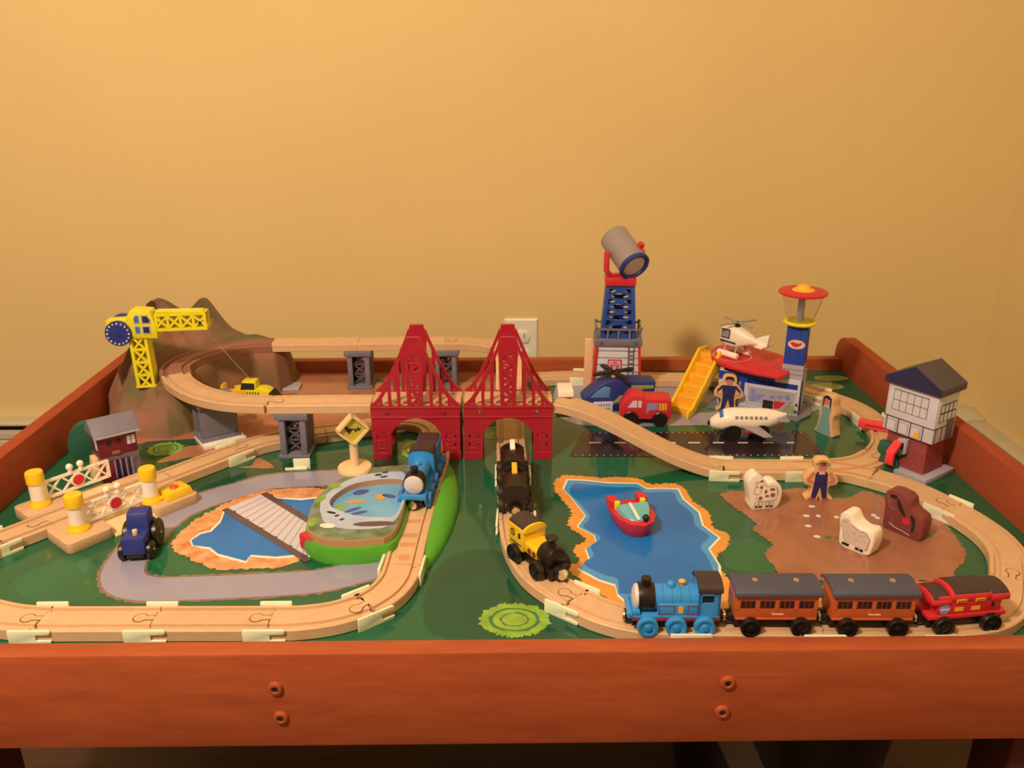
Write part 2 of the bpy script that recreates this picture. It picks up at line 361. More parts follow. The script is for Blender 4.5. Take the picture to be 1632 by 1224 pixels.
# back-left dirt
flat('painted_dirt', jag(smoothc([(-0.5546, -0.2616), (-0.5127, 0.0071), (-0.2166, 0.0098), (0.0703, 0.0026), (0.0421, -0.0637), (0.0039, -0.1218), (-0.0562, -0.1432), (-0.152, -0.1818), (-0.1566, -0.2669), (-0.2664, -0.2879), (-0.3534, -0.2977), (-0.4179, -0.2903), (-0.4848, -0.3024)]), 0.005, 0.0016, 8), 2, SANDM)
flat('painted_dirt', jag(smoothc([(-0.4463, -0.2855), (-0.3891, -0.2972), (-0.3851, -0.3393), (-0.4248, -0.3489), (-0.4617, -0.3642), (-0.4441, -0.3178)]), 0.005, 0.0014, 9), 3.5, SANDM)
flat('painted_dirt', jag(smoothc([(-0.3479, -0.3792), (-0.3328, -0.3737), (-0.3289, -0.3501), (-0.3006, -0.3817)]), 0.005, 0.001, 9), 3, SANDM)
flat('painted_grass', jag(smoothc([(-0.5033, -0.2957), (-0.4418, -0.2856), (-0.4093, -0.2748), (-0.4144, -0.3012), (-0.4864, -0.3215)]), 0.004, 0.0014, 10), 4, DGRM)
flat('painted_grass', jag([(-0.2123, -0.0387), (-0.1553, -0.0519), (-0.1016, -0.0618), (-0.1526, -0.0792), (-0.1966, -0.0606)], 0.004, 0.001, 10), 4, LGRM)
flat('painted_grass', jag([(-0.2524, -0.2423), (-0.2206, -0.238), (-0.2072, -0.2523), (-0.2448, -0.2588)], 0.004, 0.001, 10), 4, LGRM)
def bush(px, py, rx, ry, m, seed, layer=4):
    c = Vector((px, py)); flat('painted_bush', jag(circ(px, py, rx, 40, ry=ry), 0.0016, 0.0030, seed), layer, m)
    for k, f in enumerate((0.72, 0.42)):
        pts = circ(px, py, rx * f, 30, ry=ry * f); mb = MB(); n = len(pts); r2 = random.Random(seed + k)
        inn = [(px + (x - px) * 0.86, py + (y - py) * 0.86) for x, y in pts]; z = 0.00012 * (layer + 1)
        mb.poly([(x + r2.uniform(-1, 1) * .0012, y + r2.uniform(-1, 1) * .0012, z) for x, y in pts] + [(x, y, z) for x, y in inn], [(i, (i + 1) % n, n + (i + 1) % n, n + i) for i in range(n)])
        mb.build('painted_bush_ring', LGRM, board, smooth=0)
bush(*(0.0147, -0.72), 0.034, 0.027, LIMEM, 21)
bush(*(-0.4661, -0.3197), 0.024, 0.022, LIMEM, 22, 5)
bush(*(-0.1157, -0.3243), 0.022, 0.03, LIMEM, 23, 3)
bush(*(-0.0101, -0.2688), 0.014, 0.022, LIMEM, 24, 3)
for i, (a, b, s) in enumerate((((0.5687, -0.0428), 0.03, 0.014), ((0.5469, -0.0825), 0.028, 0.016), ((0.417, -0.0248), 0.03, 0.03), ((0.4691, -0.0509), 0.03, 0.03))):
    flat('painted_bush', jag(circ(*a, b, 30, ry=s), 0.004, 0.0015, 30 + i), 4, LIMEP2)
# left pond
flat('painted_rocks', jag(smoothc([(-0.3674, -0.5758), (-0.362, -0.534), (-0.3474, -0.4996), (-0.3226, -0.4681), (-0.2984, -0.4483), (-0.2743, -0.4435), (-0.2517, -0.4387), (-0.2252, -0.4442), (-0.2, -0.4614), (-0.1838, -0.5535), (-0.2043, -0.5939), (-0.2201, -0.6153), (-0.2377, -0.6261), (-0.2644, -0.6258), (-0.3, -0.6289), (-0.3224, -0.6152), (-0.347, -0.5984)], 4), 0.0028, 0.0030, 11), 4, ROCKM)
flat('painted_foam', jag([(-0.3491, -0.568), (-0.3433, -0.5514), (-0.3328, -0.5459), (-0.3291, -0.5227), (-0.3322, -0.4952), (-0.2937, -0.4602), (-0.2672, -0.4672), (-0.2451, -0.4691), (-0.2212, -0.4645), (-0.2037, -0.5243), (-0.207, -0.5806), (-0.2227, -0.6039), (-0.2422, -0.6075), (-0.2705, -0.6033), (-0.2721, -0.6171), (-0.3089, -0.6002), (-0.3212, -0.5871), (-0.3429, -0.5802)], 0.004, 0.0008, 12), 5, FOAMM)
flat('painted_water', [(-0.347, -0.568), (-0.3409, -0.5543), (-0.3305, -0.5488), (-0.3263, -0.5271), (-0.33, -0.4952), (-0.2929, -0.4635), (-0.2664, -0.4704), (-0.244, -0.474), (-0.219, -0.4678), (-0.2037, -0.5243), (-0.2075, -0.578), (-0.2235, -0.6001), (-0.2432, -0.6036), (-0.2716, -0.5994), (-0.2735, -0.6121), (-0.3087, -0.5964), (-0.3211, -0.5831), (-0.3412, -0.5789)], 6, WATERM)
bw = [(-0.3315, -0.4952), (-0.295, -0.4551), (-0.2076, -0.5418), (-0.2058, -0.613)]
flat('painted_boardwalk', bw, 7, PLANKM)
a0, a1, a2, a3 = [Vector(p) for p in bw]
for k in range(1, 13):
    f = k / 13; p, q = a0.lerp(a3, f), a1.lerp(a2, f); d = (a3 - a0).normalized() * 0.0005
    flat('painted_plank_line', [tuple(p - d), tuple(q - d), tuple(q + d), tuple(p + d)], 8, PLINE)
ribbon([tuple(p) for p in (a0, a0.lerp(a3, .5), a3)], 0.0085, 9, BEAMM, 'painted_beam')
ribbon([tuple(p) for p in (a1, a1.lerp(a2, .5), a2)], 0.0085, 9, BEAMM, 'painted_beam')
for k in range(6):
    for p, q in ((a0, a3), (a1, a2)):
        c = p.lerp(q, 0.08 + 0.17 * k); flat('painted_bolt', circ(c.x + 0.003, c.y + 0.001, 0.0032, 8), 10, BEAMM)
# right lake
flat('painted_shore', jag(smoothc([(0.0691, -0.4464), (0.0758, -0.4164), (0.0944, -0.4076), (0.1248, -0.4153), (0.1599, -0.4157), (0.1811, -0.4215), (0.1958, -0.4359), (0.2205, -0.4327), (0.2351, -0.4486), (0.2363, -0.4804), (0.2503, -0.5107), (0.248, -0.5464), (0.2608, -0.5622), (0.2523, -0.5907), (0.2346, -0.6125), (0.2389, -0.6551), (0.259, -0.6724), (0.3314, -0.6678), (0.4333, -0.6576), (0.4218, -0.6965), (0.3065, -0.7209), (0.1241, -0.7185), (0.0982, -0.6759), (0.0843, -0.653), (0.0729, -0.6303), (0.0854, -0.6168), (0.0823, -0.5885), (0.0986, -0.5712), (0.0796, -0.5398), (0.0865, -0.5085), (0.0766, -0.4766)], 3), 0.0018, 0.0026, 13), 3, SHOREM)
lk = [(0.0794, -0.4465), (0.0869, -0.4202), (0.1103, -0.4223), (0.1362, -0.4298), (0.1771, -0.4321), (0.1874, -0.4479), (0.2068, -0.4465), (0.2271, -0.4485), (0.2281, -0.4754), (0.2406, -0.5105), (0.238, -0.542), (0.2509, -0.5704), (0.2333, -0.5944), (0.2368, -0.6288), (0.2229, -0.6885), (0.127, -0.6979), (0.119, -0.6827), (0.1187, -0.6649), (0.1029, -0.6556), (0.0821, -0.6328), (0.0965, -0.6145), (0.0945, -0.5926), (0.1079, -0.5767), (0.1072, -0.563), (0.0896, -0.5429), (0.1015, -0.5163), (0.0892, -0.4735)]
flat('painted_foam', lk, 4, FOAMM)
cx, cy = sum(p[0] for p in lk) / len(lk), sum(p[1] for p in lk) / len(lk)
sh = lambda P, f: [(cx + (x - cx) * f, cy + (y - cy) * f) for x, y in P]
flat('painted_water_shallow', sh(lk, 0.972), 5, WATERL)
flat('painted_water', smoothc(sh(lk, 0.88), 3), 6, WATERM)
# field
flat('painted_field', jag(smoothc([(0.2754, -0.4661), (0.2929, -0.4562), (0.3189, -0.4565), (0.3571, -0.4536), (0.3833, -0.4488), (0.3949, -0.466), (0.4078, -0.4761), (0.4319, -0.4764), (0.4578, -0.4584), (0.476, -0.4737), (0.4922, -0.4919), (0.512, -0.5187), (0.5206, -0.5486), (0.5111, -0.6072), (0.4851, -0.6382), (0.4643, -0.6627), (0.4328, -0.6588), (0.3285, -0.6574), (0.2956, -0.6476), (0.2937, -0.632), (0.2903, -0.6043), (0.3051, -0.5848), (0.2925, -0.5542), (0.2995, -0.5369), (0.2843, -0.4986)], 3), 0.0020, 0.0022, 14), 5, FIELDM)
CROPS = [(0.3791, -0.4983), (0.3898, -0.4985), (0.4037, -0.5002), (0.4164, -0.4988), (0.4294, -0.499), (0.4437, -0.4976), (0.3645, -0.5214), (0.3787, -0.5215), (0.3992, -0.5248), (0.4096, -0.5189), (0.4249, -0.5222), (0.4449, -0.5209), (0.4468, -0.527), (0.3587, -0.545), (0.3606, -0.5691), (0.3729, -0.5707), (0.3845, -0.5722), (0.4324, -0.5687), (0.4881, -0.5694)]
for i, p in enumerate(CROPS):
    m = DASHM if i in (0, 6, 7, 8, 9, 10, 11, 12, 13, 14) else (REDM if i < 6 else LGRM)
    flat('painted_crop', jag(circ(p[0], p[1], 0.0042 if i in (0, 6, 13, 14, 15, 16, 17, 18) else 0.003, 9, ry=0.0032), 0.002, 0.0012, i), 6, m)
# airport apron and runway
flat('painted_apron', smoothc([(0.0856, -0.185), (0.091, -0.0942), (0.1099, -0.0616), (0.217, -0.0538), (0.3328, -0.0615), (0.3542, -0.1487), (0.3968, -0.1761), (0.5243, -0.1509), (0.503, -0.1827), (0.405, -0.2319), (0.3313, -0.2429), (0.1899, -0.2482), (0.1251, -0.2426), (0.0985, -0.2229)], 4), 3, ROADM)
flat('painted_grass', smoothc([(0.1689, -0.173), (0.189, -0.1465), (0.2841, -0.1477), (0.3509, -0.1622), (0.3287, -0.1934), (0.256, -0.1924), (0.1832, -0.1914)], 4), 4, LGRM)
flat('painted_runway', [(0.121, -0.2671), (0.4467, -0.2714), (0.4493, -0.3564), (0.0953, -0.3518)], 4, RUNM)
for q in ([(0.1275, -0.3045), (0.1444, -0.3047), (0.144, -0.3086), (0.1271, -0.3084)], [(0.1632, -0.305), (0.1801, -0.3052), (0.1796, -0.3091), (0.1627, -0.3089)], [(0.198, -0.3054), (0.2149, -0.3057), (0.2143, -0.3095), (0.1974, -0.3093)], [(0.2336, -0.3059), (0.2506, -0.3061), (0.2498, -0.31), (0.2329, -0.3098)], [(0.2684, -0.3064), (0.2854, -0.3066), (0.2845, -0.3105), (0.2676, -0.3102)], [(0.3032, -0.3068), (0.3192, -0.307), (0.3183, -0.3109), (0.3023, -0.3107)], [(0.3389, -0.3073), (0.3531, -0.3075), (0.3521, -0.3114), (0.3379, -0.3112)], [(0.3745, -0.3078), (0.3897, -0.308), (0.3885, -0.3119), (0.3734, -0.3117)], [(0.4084, -0.3082), (0.4191, -0.3084), (0.4179, -0.3122), (0.4072, -0.3121)]):
    flat('painted_dash', q, 5, DASHM)
e0, e1, e2, e3 = [Vector(p) for p in [(0.1244, -0.2706), (0.4438, -0.2748), (0.4465, -0.3524), (0.1, -0.3478)]]
for k in range(36):
    for p, q in ((e0, e1), (e3, e2)):
        c = p.lerp(q, (k + .5) / 36); flat('painted_light', circ(c.x, c.y, 0.0011, 6), 5, DASHM)
for k in range(9):
    c = e1.lerp(e2, (k + .5) / 9); flat('painted_light', circ(c.x, c.y, 0.0013, 6), 5, REDM)

# ---------------------------------------------------------------- wooden track
TZ = 0.0006                      # tracks rest on the thin webs of the clips
TH, TW = 0.012, 0.020
PROF = [(-TW, 0.0006), (-TW + 0.0006, 0), (TW - 0.0006, 0), (TW, 0.0006), (TW, TH - 0.001), (TW - 0.001, TH), (0.0158, TH), (0.0155, TH - 0.003), (0.0102, TH - 0.003), (0.0099, TH),
        (-0.0099, TH), (-0.0102, TH - 0.003), (-0.0155, TH - 0.003), (-0.0158, TH), (-TW + 0.001, TH), (-TW, TH - 0.001)]
def trim(P, g=0.0004):
    P = [Vector(p) for p in P]; P[0] = P[0] + (P[1] - P[0]).normalized() * g; P[-1] = P[-1] + (P[-2] - P[-1]).normalized() * g; return P
def peg_at(parent, p, d, m, z):
    # round peg and its dark outline, seated in the neighbouring piece: p = end point, d = outward direction
    a = math.atan2(d.y, d.x); M = T(p.x, p.y, z) @ RZ(a)
    def outline(g):
        return [(0.0, -0.003 - g), (0.0085, -0.003 - g)] + [(0.0135 + (0.006 + g) * math.cos(t), (0.006 + g) * math.sin(t)) for t in [(-PI * 0.80) + PI * 1.60 * k / 18 for k in range(19)]] + [(0.0085, 0.003 + g), (0.0, 0.003 + g)]
    q = MB().prism(outline(0.0), 0.0, 0.0004, M).build('peg', m, parent)
    mb = MB(); o1, o0 = outline(0.0008), outline(0.0); n = len(o0)
    mb.poly([(x, y, 0.00028) for x, y in o1] + [(x, y, 0.00028) for x, y in o0], [(i, i + 1, n + i + 1, n + i) for i in range(n - 1)], M)
    mb.build('socket_gap', GAP, q, smooth=0)
def track(label, pts, peg=None, m=BEECH, n=8, group=None, z=TZ, straight=False):
    P = trim(crom(pts, n) if len(pts) > 2 else [Vector((*p, 0)) if len(p) == 2 else Vector(p) for p in pts])
    if len(pts) == 2: P = [P[0].lerp(P[1], k / 6) for k in range(7)]
    c = sum(P, Vector()) / len(P)
    t = thing('track_piece', label, 'toy track', (c.x, c.y, 0), 0, group)
    L = [p - Vector((c.x, c.y, 0)) + Vector((0, 0, z)) for p in P]
    MB().sweep(PROF, L).build('rail_bed', m, t)
    if peg in ('end', 'both'):
        d = (L[-1] - L[-2]).normalized(); peg_at(t, L[-1], d, m, L[-1].z + TH)
    if peg in ('start', 'both'):
        d = (L[0] - L[1]).normalized(); peg_at(t, L[0], d, m, L[0].z + TH)
    return t
G1 = None
# left loop
J1, J2, J3 = (-0.432, -0.729), (-0.326, -0.730), (-0.216, -0.731)
track('short straight wooden track piece at the front edge, left of the front-left straights', [J1, J2], 'start')
track('short straight wooden track piece at the front edge just before the curve to the pond', [J2, J3], 'start')
track('curved wooden track piece at the front left that starts the bend up to the pond', [J3, (-0.187, -0.730), (-0.157, -0.723), (-0.129, -0.708)], 'start')
track('curved wooden track piece meeting the lower end of the green pond base', [(-0.129, -0.708), (-0.113, -0.688), (-0.104, -0.664), (-0.1015, -0.640)], 'start')
track('curved wooden track piece at the far left edge, running partly out of the picture', [J1, (-0.475, -0.722), (-0.525, -0.70), (-0.556, -0.662), (-0.566, -0.62), (-0.5545, -0.583)], None)
track('curved wooden track piece leading from the left edge into the level crossing', [(-0.5545, -0.583), (-0.545, -0.570), (-0.534, -0.557), (-0.5205, -0.540)], 'start')
track('straight wooden track piece behind the level crossing, going up to the grey solid pier', [(-0.4245, -0.4255), (-0.361, -0.349)], 'end')
track('curved wooden track piece passing behind the front lattice pier', [(-0.361, -0.349), (-0.335, -0.322), (-0.295, -0.299), (-0.25, -0.284)], None)
track('wooden track piece running behind the duck sign towards the left bridge arch', [(-0.25, -0.284), (-0.22, -0.274), (-0.19, -0.262), (-0.163, -0.250)], None)
track('tightly curved wooden track piece seen through the left bridge arch', [(-0.163, -0.250), (-0.135, -0.244), (-0.109, -0.254), (-0.093, -0.278), (-0.087, -0.315)], None)
track('short straight wooden track piece under the left bridge arch', [(-0.087, -0.315), (-0.0875, -0.385)], 'start')
# right loop
track('straight wooden track piece under the right bridge arch', [(0.0155, -0.318), (0.0170, -0.425)], None)
track('straight wooden track piece under the black wagons', [(0.0170, -0.425), (0.0190, -0.545)], 'end')
track('curved wooden track piece carrying the yellow and black engine', [(0.0190, -0.545), (0.024, -0.600), (0.041, -0.656), (0.0745, -0.702)], None)
track('curved wooden track piece in front of the lake, before the blue engine', [(0.0745, -0.702), (0.100, -0.724), (0.132, -0.738), (0.168, -0.742)], 'start')
track('straight wooden track piece under the blue engine at the front', [(0.168, -0.742), (0.300, -0.7455)], None)
track('straight wooden track piece under the two orange coaches', [(0.300, -0.7455), (0.420, -0.7475)], None)
track('curved wooden track piece under the red van at the front right', [(0.420, -0.7475), (0.463, -0.738), (0.497, -0.712), (0.522, -0.674)], 'end')
track('curved wooden track piece at the right edge beside the brown field', [(0.522, -0.674), (0.545, -0.628), (0.551, -0.588), (0.545, -0.550), (0.535, -0.521)], 'end')
track('curved wooden track piece behind the brown horse', [(0.535, -0.521), (0.522, -0.490), (0.503, -0.460), (0.478, -0.436)], None)
track('straight wooden track piece in front of the runway', [(0.293, -0.407), (0.388, -0.4095)], 'start')
track('curved wooden branch track piece with a red barrier across it', [(0.512, -0.372), (0.536, -0.338), (0.551, -0.295), (0.553, -0.250)], 'start')
track('curved wooden branch track piece behind the woman figure', [(0.553, -0.250), (0.549, -0.214), (0.535, -0.178), (0.508, -0.142)], None)
track('wooden track piece curving behind the airport building', [(0.508, -0.142), (0.482, -0.115), (0.44, -0.088), (0.39, -0.072)], None)
track('straight wooden track piece at the back between the yellow stairs and the searchlight tower', [(0.39, -0.070), (0.245, -0.061)], None)
track('straight wooden track piece at the back, hidden behind the searchlight tower', [(0.245, -0.060), (0.140, -0.052)], None)
track('wooden track piece at the back next to the right bridge, left of the searchlight tower', [(0.140, -0.052), (0.10, -0.054), (0.05, -0.062)], 'start')
# switch piece: two routes in one flat piece of wood
t = thing('switch_track', 'forked wooden switch track piece behind the farmer figure', 'toy track', (0.45, -0.41, 0))
def side_off(P, o):
    out = []
    for i, p in enumerate(P):
        d = (P[min(len(P) - 1, i + 1)] - P[max(0, i - 1)]).normalized(); out.append(p + Vector((d.y, -d.x, 0)) * o)
    return out
A = crom([(0.3885, -0.4095), (0.42, -0.411), (0.452, -0.419), (0.477, -0.4355)], 8); B = crom([(0.3885, -0.4095), (0.44, -0.408), (0.48, -0.396), (0.511, -0.3725)], 8)
rA, lA, rB, lB = side_off(A, TW), side_off(A, -TW), side_off(B, TW), side_off(B, -TW)
def cross_i(P, Q):
    for i in range(len(P) - 1, 8, -1):
        for j in range(len(Q) - 1, 8, -1):
            if (P[i] - Q[j]).length < 0.004: return i, j
    return 12, 12
i, j = cross_i(lA, rB)
out = rA + list(reversed(lA[i:])) + rB[j:] + list(reversed(lB))
MB().prism([(p.x - 0.45, p.y + 0.41) for p in out], TZ, TZ + TH).build('bed', BEECH, t, 0.0006, 1)
for P, k in ((A, 1), (B, 1)):
    for o in (0.01285, -0.01285):
        q = side_off(P, o); mb = MB(); a1, a2 = side_off(P, o - 0.0027), side_off(P, o + 0.0027); n = len(P)
        mb.poly([(p.x - 0.45, p.y + 0.41, TZ + TH + 0.00012 * (1 if P is A else 2)) for p in a1 + a2], [(x, x + 1, n + x + 1, n + x) for x in range(n - 1)]); mb.build('groove', BEECHD, t, smooth=0)
# raised line
EZ = 0.066
track('curved raised wooden track piece coming off the brown mountain', [(-0.476, -0.224, EZ), (-0.455, -0.258, EZ), (-0.416, -0.298, EZ), (-0.366, -0.325, EZ), (-0.310, -0.334, EZ)], 'end', z=0)
track('straight raised wooden track piece between the front lattice pier and the left red bridge', [(-0.310, -0.334, EZ), (-0.172, -0.333, EZ)], None, z=0)
track('straight raised wooden track piece at the back, next to the mountain', [(-0.372, -0.068, EZ), (-0.232, -0.064, EZ)], None, z=0)
track('straight raised wooden track piece at the back between the two rear piers', [(-0.232, -0.064, EZ), (-0.090, -0.063, EZ)], 'end', z=0)
track('curved raised wooden track piece at the back turning towards the right bridge', [(-0.090, -0.063, EZ), (-0.05, -0.066, EZ), (-0.010, -0.082, EZ), (0.010, -0.112, EZ), (0.0145, -0.135, EZ)], None, z=0)
def ramp(label, a, b, z0, z1):
    a, b = Vector(a), Vector(b); pts = []
    for k in range(25):
        f = k / 24; s = f * f * (3 - 2 * f); p = a.lerp(b, f); pts.append((p.x, p.y, z0 + (z1 - z0) * s))
    P = trim(pts); c = sum(P, Vector()) / len(P); t = thing('ramp_track', label, 'toy track', (c.x, c.y, 0))
    MB().sweep(PROF, [p - Vector((c.x, c.y, 0)) for p in P]).build('rail_bed', BEECH, t); return t
ramp('wooden ramp track sloping down from behind to pass under the right red bridge', (0.0145, -0.135, 0), (0.0155, -0.318, 0), EZ, TZ)
rt = ramp('wavy wooden ramp track sloping down from the red bridge to the right beside the runway', (0.0765, -0.335, 0), (0.293, -0.407, 0), EZ, TZ)
# ---------------------------------------------------------------- clips that hold the joints
def clip_mesh():
    t = thing('track_clip', 'x', 'track clip')
    mb = MB(); mb.xz([(-0.021, 0.0), (0.017, 0.0), (0.018, 0.002), (0.018, 0.0035), (0.004, 0.0035), (0.004, 0.0095), (0.016, 0.0095), (0.018, 0.011), (0.018, 0.0135), (0.0165, 0.0145), (-0.0205, 0.0145), (-0.021, 0.014)], -0.0228, -0.0203)
    mb.build('outer_plate', CLIP, t, 0.0006, 2)
    MB().box(-0.008, 0.008, -0.0215, 0.0215, 0.0, 0.0005).build('web', CLIP, t)
    mb = MB(); mb.prism(rrect(-0.0155, 0.0155, 0.0203, 0.0234, 0.0014), 0.0, 0.0155); mb.build('inner_bar', CLIP, t, 0.0007, 2)
    return t
clip0 = clip_mesh(); cused = [False]
def clip(label, p, ang, flip=False, z=0.0):
    t = clip0 if not cused[0] else copy_tree(clip0); cused[0] = True
    t.location = (p[0], p[1], z); t.rotation_euler = (0, 0, math.radians(ang) + (PI if flip else 0)); t['label'] = label; t['group'] = 'cream clips on the track joints'
    return t
clip('cream plastic clip on the leftmost front track joint', J1, 0); clip('cream plastic clip on the second front track joint from the left edge', J2, 0)
clip('cream plastic clip on the third front track joint from the left edge', J3, 0)
clip('cream plastic clip in the middle of the curve below the pond', (-0.129, -0.708), 37); clip('cream plastic clip where the curve meets the pond base track', (-0.1015, -0.640), 86)
clip('cream plastic clip at the left picture edge before the level crossing', (-0.5545, -0.583), 50)
clip('cream plastic clip on the track joint beside the solid grey pier', (-0.361, -0.349), 47)
clip('cream plastic clip seen through the left bridge arch', (-0.163, -0.250), 20)
clip('cream plastic clip behind the blue engine in the left bridge arch', (-0.087, -0.315), 90, True)
clip('cream plastic clip around the joint beside the rear black wagon', (0.0170, -0.425), 90, True); clip('cream plastic clip left of the joint between black wagon and yellow engine', (0.0190, -0.545), 88, True)
clip('cream plastic clip on the front curve between yellow engine and blue engine', (0.0745, -0.702), -38); clip('cream plastic clip in front of the blue engine wheels', (0.178, -0.7425), -1)
clip('cream plastic clip in front of the gap between the orange coaches', (0.300, -0.7455), -1); clip('cream plastic clip in front of the red van', (0.410, -0.7475), -1)
clip('cream plastic clip on the track joint behind the brown horse', (0.535, -0.521), -58 + 180, True)
clip('cream plastic clip at the foot of the wavy ramp', (0.293, -0.407), -6); clip('cream plastic clip on the joint behind the spotted cow and farmer', (0.3885, -0.4095), 0, False)
clip('cream plastic clip on the branch track above the red barrier', (0.553, -0.250), 92, True); clip('cream plastic clip on the branch track beside the airport building', (0.508, -0.142), 137, True)
lc = thing('track_clip', 'loose cream plastic clip lying in front of the front lattice pier', 'track clip', (*(-0.2647, -0.386), 0), math.radians(4), 'cream clips on the track joints')
MB().box(-0.008, 0.014, 0.0, 0.0025, 0.0, 0.0150).build('outer_plate', CLIP, lc, 0.0007)
MB().prism(rrect(-0.019, 0.010, -0.0035, 0.0005, 0.0014), 0.0, 0.0032).build('inner_bar', CLIP, lc, 0.0007)
MB().box(-0.006, 0.010, 0.0, 0.012, 0.0, 0.0012).build('web', CLIP, lc)
clip('cream plastic clip on the back track left of the searchlight tower', (0.140, -0.052), 175, True)

# ---------------------------------------------------------------- grey piers
def pier(label, x, y, rz=0.0, base_dz=0.0, solid=False):
    t = thing('bridge_pier', label, 'pier', (x, y, base_dz), rz); h = EZ - base_dz
    MB().box(-0.021, 0.021, -0.028, 0.028, 0, 0.005).build('foot', GREY, t, 0.0008)
    MB().box(-0.0225, 0.0225, -0.0285, 0.0285, h - 0.0095, h - 0.0001).build('cap', GREY, t, 0.0012)
    for sx in (-1, 1):
        if solid: 
            MB().box(sx * 0.018 - 0.003 * (sx > 0) * 2, sx * 0.018 + 0.003 * (sx < 0) * 2, -0.026, 0.026, 0.005, h - 0.009).build('side_panel', GREY, t, 0.0006)
        else:
            MB().box(min(sx * 0.018, sx * 0.010), max(sx * 0.018, sx * 0.010), -0.026, -0.018, 0.005, h - 0.009).build('post', GREY, t, 0.0006)
            MB().box(min(sx * 0.018, sx * 0.010), max(sx * 0.018, sx * 0.010), 0.018, 0.026, 0.005, h - 0.009).build('post', GREY, t, 0.0006)
            MB().box(min(sx * 0.018, sx * 0.016), max(sx * 0.018, sx * 0.016), -0.018, 0.018, 0.005, h - 0.009).build('side_panel', GREYD, t)
    for yy in ((-0.014, 0.022) if not solid else (0.0,)):
        mb = MB(); n = 3; z0, z1 = 0.006, h - 0.010
        for k in range(n):
            a, b = z0 + (z1 - z0) * k / n, z0 + (z1 - z0) * (k + 1) / n
            M = T(0, yy if not solid else -0.0, 0)
            mb.bar((-0.0105, a), (0.0105, b), 0.0022, 0.002, M); mb.bar((0.0105, a), (-0.0105, b), 0.0022, 0.0023, M)
        for k in range(1, n): mb.bar((-0.0105, z0 + (z1 - z0) * k / n), (0.0105, z0 + (z1 - z0) * k / n), 0.002, 0.0018, T(0, yy if not solid else 0, 0))
        mb.build('lattice', GREYD, t)
    return t
pier('grey plastic lattice pier under the raised track, in front beside the duck sign', -0.279, -0.326)
pier('grey plastic lattice pier at the back, nearer the mountain', -0.2315, -0.058)
pier('grey plastic lattice pier at the back, behind the left red bridge tower', -0.0885, -0.058)
pier('dark grey solid-sided pier on a white tile under the raised curve', -0.4045, -0.283, math.radians(125), 0.006, True)
setprops(MB().box(-0.030, 0.030, -0.024, 0.024, 0, 0.006).build('tile', WHITEP, None, 0.0008, loc=(-0.399, -0.288, 0), rot=(0, 0, math.radians(35))), 'flat white tile lying under the dark grey solid pier', 'tile')

